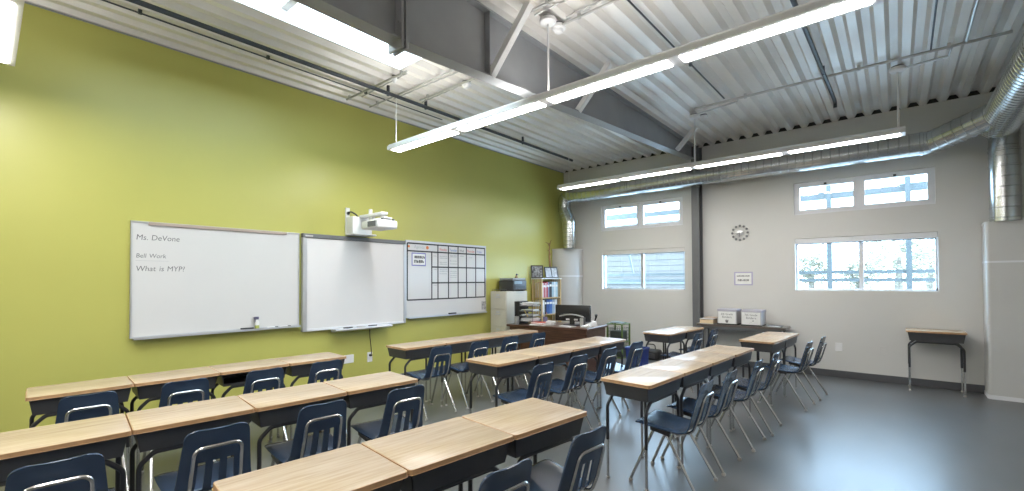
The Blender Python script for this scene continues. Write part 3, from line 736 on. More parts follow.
# ------------------------------------------------------------------ clock and sign on the back wall
t = thing('wall_clock', 'round wall clock made of a ring of dark discs around a silver centre', 'clock', (XB - .001, 2.09, 2.35))
for k in range(12):
    a = 2 * PI * k / 12
    bm = NB()
    lathe(bm, [(.018, -.018), (.0205, -.014), (.0205, -.004)], (0, -.125 * math.sin(a), .125 * math.cos(a)), 12, 0, 'X')
    obj('hour_disc', bm, 'alu_dark', t)
    bm = NB(); tube(bm, [(-.006, -.05 * math.sin(a), .05 * math.cos(a)), (-.006, -.11 * math.sin(a), .11 * math.cos(a))], .003, 5); obj('spoke', bm, 'silver', t)
bm = NB(); lathe(bm, [(.045, -.024), (.052, -.02), (.052, -.001)], (0, 0, 0), 24, 0, 'X'); obj('dial', bm, 'silver', t)
bm = NB(); hexa(bm, [(-.026, .006, -.006), (-.026, -.006, .006), (-.029, -.006, .006), (-.029, .006, -.006)], [(-.026, .052, -.028), (-.026, .048, -.022), (-.029, .048, -.022), (-.029, .052, -.028)]); obj('hour_hand', bm, 'black', t, sharp=None)
bm = NB(); hexa(bm, [(-.029, .004, 0), (-.029, -.004, 0), (-.031, -.004, 0), (-.031, .004, 0)], [(-.029, .012, -.078), (-.029, .006, -.078), (-.031, .006, -.078), (-.031, .012, -.078)]); obj('minute_hand', bm, 'black', t, sharp=None)

t = thing('wall_sign', 'small lavender-bordered paper sign under the clock', 'sign', (XB - .0005, 2.045, 1.545))
bm = NB(); box(bm, (-.004, -.15, -.118), (-.0005, .15, .118)); obj('card', bm, 'lavender', t, sharp=None)
bm = NB(); box(bm, (-.0052, -.128, -.097), (-.004, .128, .097)); obj('sheet', bm, 'paper', t, sharp=None)
bm = NB(); fn = lambda b_, a, c, d, e: box(b_, (-.0058, -d, c), (-.0052, -a, e))
scribble(bm, fn, -.105, .105, .034, .024); scribble(bm, fn, -.09, .09, -.045, .034); obj('lettering', bm, 'ink', t, sharp=None)

# ------------------------------------------------------------------ school desk
def make_desk(name, label, flip=False):
    t = thing(name, label, 'desk', (0, 0, 0), 0, 'school desks')
    # top
    bm = NB(); out = rrect(-.303, -.228, .303, .228, .020, 5)
    fs = prism(bm, out, 'Z', .748, .770, 1)
    for f in fs:
        f.normal_update()
        if abs(f.normal.z) > .9: f.material_index = 0
    es = [e for e in bm.edges if abs(e.verts[0].co.z - e.verts[1].co.z) < 1e-6]
    bmesh.ops.bevel(bm, geom=es, offset=.004, segments=2, affect='EDGES', profile=.5, material=1)
    obj('desktop', bm, ['oak', 'oak_edge'], t)
    # open book box: four tapered walls around a floor, one long side open
    bm = NB(); s = 1 if flip else -1         # s = side (sign of Y) of the closed long wall
    xa, ya, xb_, yb_, z0, z1 = .288, .209, .268, .192, .640, .748; th = .006
    hexa(bm, [(-xb_, -yb_, z0), (xb_, -yb_, z0), (xb_, yb_, z0), (-xb_, yb_, z0)], [(-xb_ - .001, -yb_ - .001, z0 + th), (xb_ + .001, -yb_ - .001, z0 + th), (xb_ + .001, yb_ + .001, z0 + th), (-xb_ - .001, yb_ + .001, z0 + th)])
    for sx in (-1, 1):
        hexa(bm, [(sx * xb_, -yb_, z0), (sx * (xb_ - th), -yb_, z0), (sx * (xb_ - th), yb_, z0), (sx * xb_, yb_, z0)], [(sx * xa, -ya, z1), (sx * (xa - th), -ya, z1), (sx * (xa - th), ya, z1), (sx * xa, ya, z1)])
    hexa(bm, [(-xb_, s * yb_, z0), (xb_, s * yb_, z0), (xb_, s * (yb_ - th), z0), (-xb_, s * (yb_ - th), z0)], [(-xa, s * ya, z1), (xa, s * ya, z1), (xa, s * (ya - th), z1), (-xa, s * (ya - th), z1)])
    hexa(bm, [(-xb_, -s * yb_, z0), (xb_, -s * yb_, z0), (xb_, -s * (yb_ - th), z0), (-xb_, -s * (yb_ - th), z0)], [(-xb_ - .003, -s * (yb_ + .003), z0 + .02), (xb_ + .003, -s * (yb_ + .003), z0 + .02), (xb_ + .003, -s * (yb_ + .003 - th), z0 + .02), (-xb_ - .003, -s * (yb_ + .003 - th), z0 + .02)])
    obj('book_box', bm, 'box', t, sharp=None)
    for sy in (-1, 1):
        y = sy * .178
        bm = NB(); tube(bm, fillet([(-.272, y, .30), (-.272, y, .565), (-.20, y, .628), (.20, y, .628), (.272, y, .565), (.272, y, .30)], [0, .06, .06, .06, .06, 0], 6), .0135, 10)
        fr = obj('leg_frame', bm, 'tube_dark', t)
        for sx in (-1, 1):
            bm = NB(); tube(bm, [(sx * .272, y, .012), (sx * .272, y, .302)], .0108, 10)
            lathe(bm, [(.012, 0), (.017, .003), (.015, .014), (.012, .018)], (sx * .272, y, 0), 10, 1)
            obj('leg', bm, ['chrome', 'glide'], fr)
    return t

# ------------------------------------------------------------------ school chair
def make_chair(label):
    t = thing('school_chair', label, 'chair', (0, 0, 0), 0, 'school chairs')
    pr = [(.195, .440), (.194, .452), (.184, .460), (.150, .462), (.08, .453), (0, .443), (-.08, .436), (-.135, .435), (-.175, .446), (-.198, .475), (-.210, .52), (-.226, .58), (-.244, .65), (-.262, .712), (-.277, .765), (-.285, .787)]
    # resample smoothly
    P = [Vector((0, a, b)) for a, b in pr]
    fine = []
    for i in range(len(P) - 1):
        p0, p1, p2, p3 = P[max(i - 1, 0)], P[i], P[i + 1], P[min(i + 2, len(P) - 1)]
        for k in range(4):
            s = k / 4
            fine.append(.5 * ((2 * p1) + (p2 - p0) * s + (2 * p0 - 5 * p1 + 4 * p2 - p3) * s * s + (3 * p1 - p0 - 3 * p2 + p3) * s ** 3))
    fine.append(P[-1])
    acc = [0]
    for i in range(1, len(fine)): acc.append(acc[-1] + (fine[i] - fine[i - 1]).length)
    tot = acc[-1]
    # even rows, denser at the ends
    rows = [0, .004, .010, .018, .03, .045, .06]
    v = .085
    while v < tot - .07: rows.append(v); v += .022
    rows += [tot - .06, tot - .045, tot - .03, tot - .018, tot - .010, tot - .004, tot]
    def at(s):
        for i in range(1, len(acc)):
            if acc[i] >= s - 1e-9:
                f = (s - acc[i - 1]) / max(acc[i] - acc[i - 1], 1e-9); return fine[i - 1].lerp(fine[i], min(f, 1))
        return fine[-1]
    us = [-1, -.96, -.90, -.78, -.66, -.50, -.30, -.20, -.095, .095, .20, .30, .50, .66, .78, .90, .96, 1]
    bm = NB(); grid = []; zs = []
    for s in rows:
        p = at(s); q0, q1 = at(max(s - .004, 0)), at(min(s + .004, tot)); d = (q1 - q0).normalized()
        nrm = Vector((0, -d.z, d.y)); nrm = -nrm if nrm.y < 0 and p.y < -.17 and p.z > .447 else nrm
        if p.y >= -.17 and nrm.z < 0: nrm = -nrm
        back = max(0, min(1, (p.z - .44) / .06)) if p.y < -.1 else 0
        half = (.205 - .02 * max(0, min(1, (.1 - p.y) / .25))) * (1 - back) + back * (.170 - .028 * max(0, (p.z - .5) / .28))
        rc = .042
        for e in (s, tot - s):
            if e < rc: half -= rc - math.sqrt(max(rc * rc - (rc - e) ** 2, 0))
        row = []
        for u in us:
            x = u * half; a = abs(u)
            off = .009 * (u * u - .35)
            if a > .85: off -= (.008 - .005 * back) * ((a - .85) / .15) ** 1.5
            w = p + nrm * off
            row.append(bm.verts.new((x, w.y, w.z)))
        grid.append(row); zs.append(p.z)
    for i in range(len(rows) - 1):
        for k in range(len(us) - 1):
            zc_ = (zs[i] + zs[i + 1]) / 2
            slot = .475 < zc_ < .605 and at(rows[i]).y < -.17 and (k in (5, 8, 11))
            if not slot: bm.faces.new((grid[i][k], grid[i][k + 1], grid[i + 1][k + 1], grid[i + 1][k]))
    for v_ in [v_ for v_ in bm.verts if not v_.link_faces]: bm.verts.remove(v_)
    bmesh.ops.recalc_face_normals(bm, faces=bm.faces)
    bmesh.ops.solidify(bm, geom=list(bm.faces), thickness=.008)
    obj('seat_shell', bm, 'navy', t, sharp=50)
    # chromed back frame looping up behind the shell and under the seat
    w = .112
    bm = NB(); tube(bm, fillet([(w + .03, .06, .430), (w + .02, -.11, .404), (w, -.205, .425), (w, -.243, .52), (w - .008, -.294, .698), (-w + .008, -.294, .698), (-w, -.243, .52), (-w, -.205, .425), (-w - .02, -.11, .404), (-w - .03, .06, .430)], [0, .1, .07, .1, .045, .045, .1, .07, .1, 0], 6), .0095, 8)
    obj('back_frame', bm, 'chrome', t)
    bm = NB()
    for y, z in ((-.055, .405), (.06, .430)): tube(bm, [(-.178, y, z), (.178, y, z)], .0095, 8)
    for sx in (-1, 1): hexa(bm, [(sx * .178 - .014, -.07, .392), (sx * .178 + .014, -.07, .392), (sx * .178 + .014, .075, .415), (sx * .178 - .014, .075, .415)], [(sx * .178 - .014, -.07, .417), (sx * .178 + .014, -.07, .417), (sx * .178 + .014, .075, .443), (sx * .178 - .014, .075, .443)], 1)
    obj('under_frame', bm, ['chrome', 'black'], t)
    for sx in (-1, 1):
        for (ya, yb) in ((.05, .228), (-.045, -.27)):
            bm = NB(); tube(bm, [(sx * .178, ya, .398 + (.026 if ya > 0 else 0)), (sx * .203, yb, .016)], .0108, 8)
            lathe(bm, [(.013, 0), (.0165, .004), (.015, .018), (.012, .024)], (sx * .203, yb, 0), 10, 1)
            obj('leg', bm, ['chrome', 'glide'], t)
    return t

ROWS = {   # start of row (left end of centre line), angle in degrees, pitch, depth, number
 'R': ((3.108, 1.565), -3.65, .613, .412, 4),
 'M': ((3.028, 2.972), -2.3, .589, .445, 4),
 'F': ((3.085, 4.410), -2.2, .592, .405, 4),
 'W1': ((.197, 4.578), -3.0, .5545, .43, 4),
 'W2': ((-.043, 3.252), -5.2, .567, .445, 4),
 'W3': ((.548, 1.768), -5.6, .589, .445, 3),
 'B1': ((6.225, 2.625), -4.0, .61, .415, 2),
 'B2': ((6.18, 1.335), -3.9, .64, .40, 2)}
DL = {
 'R': ['oak-topped desk at the near end of the long row right of centre', 'second desk from the near end of the row right of centre', 'third desk from the near end of the row right of centre', 'far end desk of the row right of centre'],
 'M': ['oak-topped desk at the near end of the middle row before the teacher desk', 'second desk from the near end of the middle row', 'third desk from the near end of the middle row', 'far end desk of the middle row, top shining white'],
 'F': ['oak-topped desk at the left end of the row under the calendar board', 'second desk from the left in the row under the calendar board', 'third desk from the left in the row under the calendar board', 'right end desk of the row under the calendar board'],
 'W1': ['desk at the left end of the row against the green wall', 'second desk from the left in the row along the green wall', 'desk with open dark book box, third in the row along the green wall', 'right end desk of the row along the green wall, by the white data plate'],
 'W2': ['desk cut by the left photo edge in the second row from the green wall', 'second desk from the left in the second row from the green wall', 'third desk from the left in the second row from the green wall', 'right end desk of the second row from the green wall'],
 'W3': ['oak-topped desk at the bottom edge left of the front row nearest the camera', 'oak-topped desk in the middle of the front row nearest the camera', 'right end desk of the front row nearest the camera'],
 'B1': ['desk with white-shining top near the grey column, left of its pair', 'desk near the grey column, farther of its pair by the bench'],
 'B2': ['nearer desk of the pair in front of the bench at the right', 'farther desk of the pair in front of the bench at the right']}
dk0 = make_desk('school_desk', 'x'); dk1 = make_desk('school_desk', 'x', True)
used = set()
def place_desk(src, loc, rz, sx, sy, label, sz=1.0):
    if src not in used:
        used.add(src); o = src; o.location = loc; o.rotation_euler = (0, 0, rz); o['label'] = label
    else: o = dup(src, loc, rz, label)
    o.scale = (sx, sy, sz); return o
for r, ((x0, y0), ang, pitch, dep, n) in ROWS.items():
    a = math.radians(ang)
    for k in range(n):
        d = (k + .5) * pitch
        ja = random.uniform(-.006, .006); jy = random.uniform(-.004, .004)
        src = dk1 if (r == 'W1' and k == 2) else dk0
        place_desk(src, (x0 + d * math.cos(a) - jy * math.sin(a), y0 + d * math.sin(a) + jy, 0), a + ja, (pitch - .004) / .606, dep / .456, DL[r][k])
place_desk(dk0, (8.40, -.385, 0), -PI / 2, .98, .95, 'single desk standing alone against the back wall under the window', 1.075)

CH = {
 'R': [(3.425, 1.338, 0), (3.975, 1.31, -2), (4.66, 1.255, -1), (5.22, 1.215, 0)],
 'M': [(3.28, 2.69, -3), (3.86, 2.675, -5), (4.47, 2.665, -4), (5.13, 2.66, -4)],
 'F': [(3.39, 4.19, -5), (3.98, 4.17, -4), (4.55, 4.16, -4), (5.15, 4.15, -4)],
 'W1': [(.485, 4.38, -4), (1.025, 4.38, -4), (1.58, 4.365, -3), (2.11, 4.34, -3)],
 'W2': [(.235, 2.96, -5), (.81, 2.935, -4), (1.385, 2.955, -5), (1.962, 2.90, -5)],
 'W3': [(1.395, 1.475, -4), (1.985, 1.445, -5)],
 'B1': [(6.48, 2.385, -3), (7.15, 2.37, -4)],
 'B2': [(6.43, 1.075, -5), (7.08, 1.01, -4)]}
CL = {
 'R': ['navy chair tucked under the near end of the row right of centre', 'navy chair second from the near end beside the row right of centre', 'navy chair third from the near end beside the row right of centre', 'navy chair at the far end beside the row right of centre'],
 'M': ['navy chair at the near end of the middle row', 'navy chair second from the near end of the middle row', 'navy chair third from the near end of the middle row', 'navy chair at the far end of the middle row by the blue bin'],
 'F': ['navy chair at the left end of the row under the calendar board', 'navy chair second from left in the row under the calendar board', 'navy chair third from left in the row under the calendar board', 'navy chair at the right end of the row under the calendar board'],
 'W1': ['leftmost navy chair of the row along the green wall', 'second navy chair from left in the row along the green wall', 'third navy chair from left in the row along the green wall', 'rightmost navy chair of the row along the green wall'],
 'W2': ['navy chair at the bottom left corner of the photo', 'second navy chair from left in the second row from the green wall', 'third navy chair from left in the second row from the green wall', 'rightmost navy chair of the second row from the green wall'],
 'W3': ['navy chair cut by the bottom edge in the front row nearest the camera', 'nearest large navy chair at the right end of the front row'],
 'B1': ['nearer navy chair of the pair of desks by the grey column', 'farther navy chair of the pair of desks by the grey column'],
 'B2': ['nearer navy chair of the pair of desks in front of the bench', 'farther navy chair of the pair of desks in front of the bench']}
ch0 = make_chair('x'); first = True
for r, L in CH.items():
    for k, (x, y, d) in enumerate(L):
        if first: o = ch0; o.location = (x, y, 0); o.rotation_euler = (0, 0, math.radians(d)); o['label'] = CL[r][k]; first = False
        else: dup(ch0, (x, y, 0), math.radians(d), CL[r][k])

# ------------------------------------------------------------------ teacher's corner
t = thing('filing_cabinet', 'cream four-drawer filing cabinet under the printer', 'cabinet', (6.46, 5.585, 0))
bm = NB(); box(bm, (-.30, -.20, .03), (.30, .20, 1.33), bev=.006); box(bm, (-.28, -.18, 0), (.28, .18, .03)); obj('body', bm, 'cream', t)
for k in range(4):
    z = .06 + k * .315
    bm = NB(); box(bm, (-.316, -.185, z), (-.298, .185, z + .30), bev=.004); d_ = obj('drawer', bm, 'cream', t)
    bm = NB(); box(bm, (-.332, -.06, z + .21), (-.316, .06, z + .225), bev=.003); obj('handle', bm, 'alu', d_)
    bm = NB(); box(bm, (-.319, -.04, z + .245), (-.316, .04, z + .275)); obj('label_holder', bm, 'alu', d_, sharp=None)
t = thing('printer', 'dark grey printer on the filing cabinet', 'printer', (6.55, 5.57, 1.33))
bm = NB(); box(bm, (-.20, -.18, .01), (.20, .18, .20), bev=.015, seg=2); obj('body', bm, 'dark', t)
bm = NB(); box(bm, (-.19, -.17, .20), (.19, .17, .245), bev=.012, seg=2); obj('scanner_lid', bm, mat('grey plastic lid', (.30, .33, .36), .4, var=.05), t)
bm = NB(); box(bm, (-.15, -.185, .03), (.15, -.178, .10)); obj('output_slot', bm, 'black', t, sharp=None)
bm = NB(); box(bm, (-.12, -.25, .025), (.12, -.17, .035), bev=.003); obj('paper_tray', bm, 'alu_dark', t)
bm = NB(); box(bm, (-.17, -.188, .13), (.06, -.178, .19), bev=.003); obj('control_panel', bm, mat('blue grey panel', (.18, .25, .30), .3, var=.05), t)
for sx in (-.16, .16): 
    bm = NB(); box(bm, (sx - .02, -.15, 0), (sx + .02, .15, .012)); obj('foot', bm, 'black', t, sharp=None)
t = thing('figurine', 'small tan and dark ornament on top of the printer', 'ornament', (6.60, 5.52, 1.575))
bm = NB(); lathe(bm, [(.03, 0), (.034, .01), (.022, .03), (.012, .05)], (0, 0, 0), 12); obj('base', bm, 'twig', t)
bm = NB(); lathe(bm, [(.008, .05), (.020, .06), (.018, .075), (.004, .085)], (.01, 0, 0), 12); box(bm, (.02, -.006, .055), (.06, .006, .067)); obj('bird_body', bm, 'dark', t)
t = thing('wire_tray', 'low dark wire rack along the top of the cabinet', 'rack', (6.205, 5.60, 1.33))
bm = NB()
for (a, b) in (((-.03, -.15), (-.03, .15)), ((.03, -.15), (.03, .15)), ((-.03, -.15), (.03, -.15)), ((-.03, .15), (.03, .15))): tube(bm, [(a[0], a[1], .035), (b[0], b[1], .035)], .003, 5)
for y in (-.15, -.05, .05, .15):
    for x in (-.03, .03): tube(bm, [(x, y, 0), (x, y, .035)], .0025, 5)
    tube(bm, [(-.03, y, .003), (.03, y, .003)], .0025, 5)
obj('wires', bm, 'alu_dark', t)

# bookcase with slatted ends
bx0, bx1, by0, by1, bz = 7.385, 8.09, 5.505, 5.765, 1.575
t = thing('bookcase', 'pale pine bookcase with slatted sides in the corner', 'bookcase', ((bx0 + bx1) / 2, (by0 + by1) / 2, 0))
hx, hy = (bx1 - bx0) / 2, (by1 - by0) / 2
for sx in (-1, 1):
    for yy in (-hy, hy - .035):
        bm = NB(); box(bm, (sx * hx - (.035 if sx > 0 else 0), yy, 0), (sx * hx + (.035 if sx < 0 else 0), yy + .035, bz - .02), bev=.003); obj('post', bm, 'pine', t)
    for k in range(3):
        yy = -hy + .062 + k * .055
        bm = NB(); box(bm, (sx * (hx - .012) - .006, yy, .1), (sx * (hx - .012) + .006, yy + .02, bz - .02)); obj('side_slat', bm, 'pine', t, sharp=None)
SH = (.10, .46, .83, 1.175)
for z in SH:
    bm = NB(); box(bm, (-hx + .022, -hy + .004, z - .022), (hx - .022, hy - .004, z)); obj('shelf', bm, 'pine', t, sharp=None)
bm = NB(); box(bm, (-hx - .01, -hy - .012, bz - .02), (hx + .01, hy, bz), bev=.004); obj('top_board', bm, 'paper', t)
bm = NB()
for z in (.3, .65, 1.0, 1.35): box(bm, (-hx + .03, hy - .012, z), (hx - .03, hy - .004, z + .06))
obj('back_slats', bm, 'pine', t, sharp=None)

def bk(name, label, cat, x, z, w, h, col, d=.18, group=None, lean=0.0):
    m = mat('cover ' + label[:24], col, .45, var=.08, vscale=12)
    t = thing(name, label, cat, (x + w / 2, by0 + .03, z), 0, group)
    if lean: t.rotation_euler = (0, lean, 0)
    bm = NB(); box(bm, (-w / 2, .0, 0), (-w / 2 + .002, d, h)); box(bm, (w / 2 - .002, .0, 0), (w / 2, d, h)); box(bm, (-w / 2 + .002, 0, 0), (w / 2 - .002, .003, h)); obj('cover', bm, m, t, sharp=None)
    bm = NB(); box(bm, (-w / 2 + .002, .004, .004), (w / 2 - .002, d - .004, h - .004)); obj('pages', bm, 'paper', t, sharp=None)
    bm = NB(); box(bm, (-w / 2 + .004, -.0012, h * .68), (w / 2 - .004, 0, h * .82)); obj('spine_label', bm, 'paper', t, sharp=None)
x = bx0 + .05
for (w, h, c, lab) in ((.055, .30, (.66, .60, .62), 'pale pink book at the left of the upper bookcase shelf'), (.045, .31, (.45, .08, .10), 'dark red book on the upper bookcase shelf, second from left'),
        (.05, .30, (.62, .34, .38), 'rose book on the upper bookcase shelf beside the dark red one'), (.04, .32, (.50, .05, .06), 'bright red book on the upper shelf right of the rose one'),
        (.05, .31, (.22, .26, .42), 'slate blue book on the upper shelf left of the black binder'), (.085, .33, (.02, .02, .03), 'thick black binder in the middle of the upper bookcase shelf'),
        (.07, .32, (.36, .50, .58), 'pale blue binder right of the black one on the upper shelf'), (.065, .32, (.66, .70, .72), 'white binder on the upper shelf, second from right'), (.07, .32, (.40, .56, .64), 'light blue binder at the right end of the upper shelf')):
    bk('book', lab, 'book', x, 1.175, w, h, c, group='books in the bookcase'); x += w + .004
x = bx0 + .05
for (w, h, c, lab) in ((.085, .29, (.68, .70, .72), 'white binder at the left of the lower bookcase shelf'), (.06, .30, (.03, .03, .04), 'black binder on the lower bookcase shelf'),
        (.095, .30, (.03, .09, .30), 'dark blue binder on the lower bookcase shelf'), (.095, .30, (.06, .16, .46), 'bright blue binder on the lower bookcase shelf'),
        (.085, .29, (.32, .42, .55), 'grey blue binder on the lower shelf, second from right'), (.08, .29, (.70, .70, .70), 'white binder at the right of the lower bookcase shelf')):
    bk('binder', lab, 'binder', x, .83, w, h, c, group='books in the bookcase'); x += w + .006

def photo_frame(label, x, y, w, h, rz, dark):
    t = thing('photo_frame', label, 'picture frame', (x, y, 1.576), rz)
    bm = NB(); f = .022; tl = .05
    def Q(a, b, c, d, y0_, y1_): hexa(bm, [(a, y0_ + tl * c / h, c), (b, y0_ + tl * c / h, c), (b, y1_ + tl * c / h, c), (a, y1_ + tl * c / h, c)], [(a, y0_ + tl * d / h, d), (b, y0_ + tl * d / h, d), (b, y1_ + tl * d / h, d), (a, y1_ + tl * d / h, d)])
    Q(-w / 2, w / 2, 0, f, 0, .014); Q(-w / 2, w / 2, h - f, h, 0, .014); Q(-w / 2, -w / 2 + f, f, h - f, 0, .014); Q(w / 2 - f, w / 2, f, h - f, 0, .014)
    obj('frame', bm, 'black', t, sharp=None)
    bm = NB(); Q(-w / 2 + f, w / 2 - f, f, h - f, .004, .012)
    obj('picture', bm, mat('picture print ' + label[:10], (.22, .23, .25) if dark else (.50, .52, .55), .5, var=.95 if dark else .35, vscale=24 if dark else 16), t, sharp=None)
    if not dark:
        bm = NB(); Q(-.012, .012, f, h - f, .001, .005); obj('divider', bm, 'black', t, sharp=None)
    bm = NB(); hexa(bm, [(-.02, .13, 0), (.02, .13, 0), (.02, .136, 0), (-.02, .136, 0)], [(-.02, .045, h * .7), (.02, .045, h * .7), (.02, .052, h * .7), (-.02, .052, h * .7)]); obj('easel_back', bm, 'black', t, sharp=None)
photo_frame('dark collage photo frame at the left on top of the bookcase', 7.42, 5.64, .25, .265, -.75, True)
photo_frame('double photo frame with pale pictures on top of the bookcase', 7.80, 5.53, .40, .235, -.12, False)
t = thing('dried_branch', 'tall dry brown branch standing on the bookcase in the corner', 'branch', (7.94, 5.70, 1.576))
bm = NB(); tube(bm, [(0, 0, 0), (.006, -.004, .25), (-.004, .004, .5), (.004, 0, .76)], .02, 8, radii=[.026, .024, .020, .012]); obj('stem', bm, 'twig', t)
for (z, dx, dz) in ((.66, -.14, .10), (.70, .06, .13), (.58, -.10, .02), (.73, -.18, .03), (.45, .05, .09)):
    bm = NB(); tube(bm, [(0, 0, z), (dx * .5, -.01, z + dz * .8), (dx, -.015, z + dz)], .006, 6, radii=[.009, .007, .004]); obj('twig', bm, 'twig', t)
bm = NB(); lathe(bm, [(.04, 0), (.045, .008), (.03, .02)], (0, 0, 0), 12); obj('foot', bm, 'twig', t)

# teacher's desk
DA = math.radians(-6)
t = thing('teacher_desk', 'dark walnut teacher desk covered with papers before the bookcase', 'desk', (6.535, 4.535, 0), math.radians(6))
bm = NB(); box(bm, (-.42, -.765, .715), (.42, .80, .755), bev=.006); obj('desktop', bm, 'walnut', t)
bm = NB(); box(bm, (-.375, -.735, .12), (-.355, .735, .715)); obj('modesty_panel', bm, 'walnut2', t, sharp=None)
for sy in (-1, 1):
    bm = NB(); a, b = sorted((sy * .735, sy * .34)); box(bm, (-.352, a, .05), (.37, b, .715)); box(bm, (-.33, a + .02, 0), (.35, b - .02, .05)); p_ = obj('pedestal', bm, 'walnut2', t, sharp=None)
    for k in range(3):
        z = .09 + k * .205; bm = NB(); box(bm, (.37, a + .02, z), (.388, b - .02, z + .19), bev=.004); box(bm, (.388, (a + b) / 2 - .05, z + .1), (.405, (a + b) / 2 + .05, z + .115), 1); obj('drawer', bm, ['walnut2', 'alu'], p_)
bm = NB(); box(bm, (-.40, -.74, .66), (-.375, .74, .715)); obj('edge_rail', bm, 'walnut', t, sharp=None)
ZD = .756
t = thing('monitor', 'black computer monitor seen from behind on the teacher desk', 'monitor', (6.60, 4.26, ZD), math.radians(6))
bm = NB(); box(bm, (-.01, -.335, .065), (.035, .335, .345), bev=.012, seg=2); obj('casing', bm, 'black', t)
bm = NB(); prism(bm, [(-.23, .13), (-.17, .19), (.17, .19), (.23, .13), (.14, .10), (-.14, .10)], 'X', -.045, -.008); obj('rear_bulge', bm, 'black', t, sharp=None)
bm = NB(); tube(bm, [(-.048, -.23 + .46 * k / 12, .15 + .035 * math.sin(PI * k / 12)) for k in range(13)], .012, 8); obj('silver_band', bm, 'silver', t)
for y in (-.085, .07): 
    bm = NB(); box(bm, (-.05, y - .035, .085), (-.0445, y + .035, .115), bev=.002); obj('port_label', bm, 'paper', t)
bm = NB(); box(bm, (-.035, -.045, .01), (-.005, .045, .16), bev=.006); obj('stand_neck', bm, 'black', t)
bm = NB(); prism(bm, rrect(-.11, -.14, .08, .14, .04), 'Z', 0, .014); obj('stand_base', bm, 'black', t)
bm = NB(); box(bm, (.034, -.315, .085), (.038, .315, .33)); obj('screen', bm, 'dark', t, sharp=None)
t = thing('desk_speaker', 'small grey upright speaker beside the monitor', 'speaker', (6.50, 4.00, ZD), math.radians(6))
bm = NB(); box(bm, (-.035, -.04, 0), (.035, .04, .15), bev=.008, seg=2); obj('cabinet', bm, 'dark', t)
bm = NB(); box(bm, (-.038, -.033, .012), (-.034, .033, .14), bev=.001); obj('grille', bm, 'silver', t)
t = thing('letter_tray', 'black tiered letter tray crammed with papers at the left end of the teacher desk', 'letter tray', (6.32, 5.02, ZD), math.radians(6))
bm = NB(); box(bm, (-.15, .17, 0), (.15, .19, .40), bev=.004); obj('end_panel', bm, 'black', t)
bm = NB(); box(bm, (-.15, .08, 0), (.15, .168, .40), bev=.006); obj('file_holder', bm, 'black', t)
for k in range(4):
    z = .05 + k * .088
    bm = NB(); box(bm, (-.15, -.19, z), (.15, .08, z + .008)); box(bm, (-.15, -.19, z), (-.146, .08, z + .025)); box(bm, (.146, -.19, z), (.15, .08, z + .025)); obj('tray', bm, 'alu_dark', t, sharp=None)
bm = NB(); 
for (px_, py_) in ((-.14, -.185), (.14, -.185)): tube(bm, [(px_, py_, 0), (px_, py_, .33)], .005, 6)
obj('upright', bm, 'alu_dark', t)
bm = NB(); tube(bm, [(-.155, -.10, .13), (-.155, -.02, .26)], .005, 6); obj('pencil', bm, mat('yellow pencil', (.6, .45, .1), .5, var=.05), t)
bm = NB(); lathe(bm, [(.04, 0), (.045, .02), (.045, .13), (.03, .14)], (-.165, .13, 0), 14); obj('cup', bm, 'silver', t)
def papers(label, loc, rz, w, d, n, th=.004, m='paper', spread=.02, group=None):
    t = thing('paper_stack', label, 'papers', loc, rz, group)
    z = 0
    for k in range(n):
        bm = NB(); dx, dy, a = random.uniform(-spread, spread), random.uniform(-spread, spread), random.uniform(-.25, .25)
        c, s = math.cos(a), math.sin(a)
        def R_(x, y, zz): return (dx + x * c - y * s, dy + x * s + y * c, zz)
        lift = random.uniform(0, .006) 
        hexa(bm, [R_(-w / 2, -d / 2, z), R_(w / 2, -d / 2, z), R_(w / 2, d / 2, z), R_(-w / 2, d / 2, z)], [R_(-w / 2, -d / 2, z + th), R_(w / 2, -d / 2, z + th), R_(w / 2, d / 2, z + th + lift), R_(-w / 2, d / 2, z + th)])
        obj('sheet', bm, m, t, sharp=None); z += th + .001
papers('fan of white papers heaped on top of the letter tray', (6.31, 4.95, ZD + .323), .2, .26, .23, 9, .006, spread=.03)
papers('white papers in the top slot of the letter tray', (6.31, 4.96, ZD + .235), .1, .24, .22, 5, spread=.006)
papers('white papers in the middle slot of the letter tray', (6.31, 4.96, ZD + .147), .1, .24, .22, 5, spread=.006)
papers('thick white papers in the lowest slot of the letter tray', (6.30, 4.95, ZD + .059), .0, .26, .22, 9, .005, spread=.01)
papers('white papers spread at the front of the teacher desk', (6.22, 4.70, ZD), .2, .22, .28, 4, .004, spread=.01)
t = thing('book', 'red book lying flat on the teacher desk among white papers', 'book', (6.245, 4.71, ZD + .028), .1)
bm = NB(); box(bm, (-.09, -.12, 0), (.09, .12, .004)); box(bm, (-.09, -.12, .022), (.09, .12, .026)); box(bm, (-.09, .116, .004), (.09, .12, .022)); obj('cover', bm, 'red', t, sharp=None)
bm = NB(); box(bm, (-.086, -.116, .004), (.086, .116, .022)); obj('pages', bm, 'paper', t, sharp=None)
t = thing('pen_cup', 'violet pen cup behind the papers on the teacher desk', 'pen cup', (6.62, 4.86, ZD))
bm = NB(); lathe(bm, [(.035, 0), (.04, .005), (.042, .11), (.036, .11), (.034, .02)], (0, 0, 0), 14); obj('cup', bm, mat('grey violet cup', (.22, .20, .32), .4, var=.05), t)
for k, m in enumerate(('red', 'blue', 'tan_book', 'black', 'green_tube')):
    a = k * 1.3; bm = NB(); tube(bm, [(.012 * math.cos(a), .012 * math.sin(a), .022), (.04 * math.cos(a), .04 * math.sin(a), .19)], .004, 6); obj('pencil', bm, m, t)
papers('white box of tissues and notes left of the monitor', (6.35, 4.545, ZD), .1, .13, .13, 8, .008, spread=.004)
papers('papers under the monitor stand at the desk edge', (6.27, 4.17, ZD), .1, .18, .24, 3, .004, 'grey_box', spread=.01)
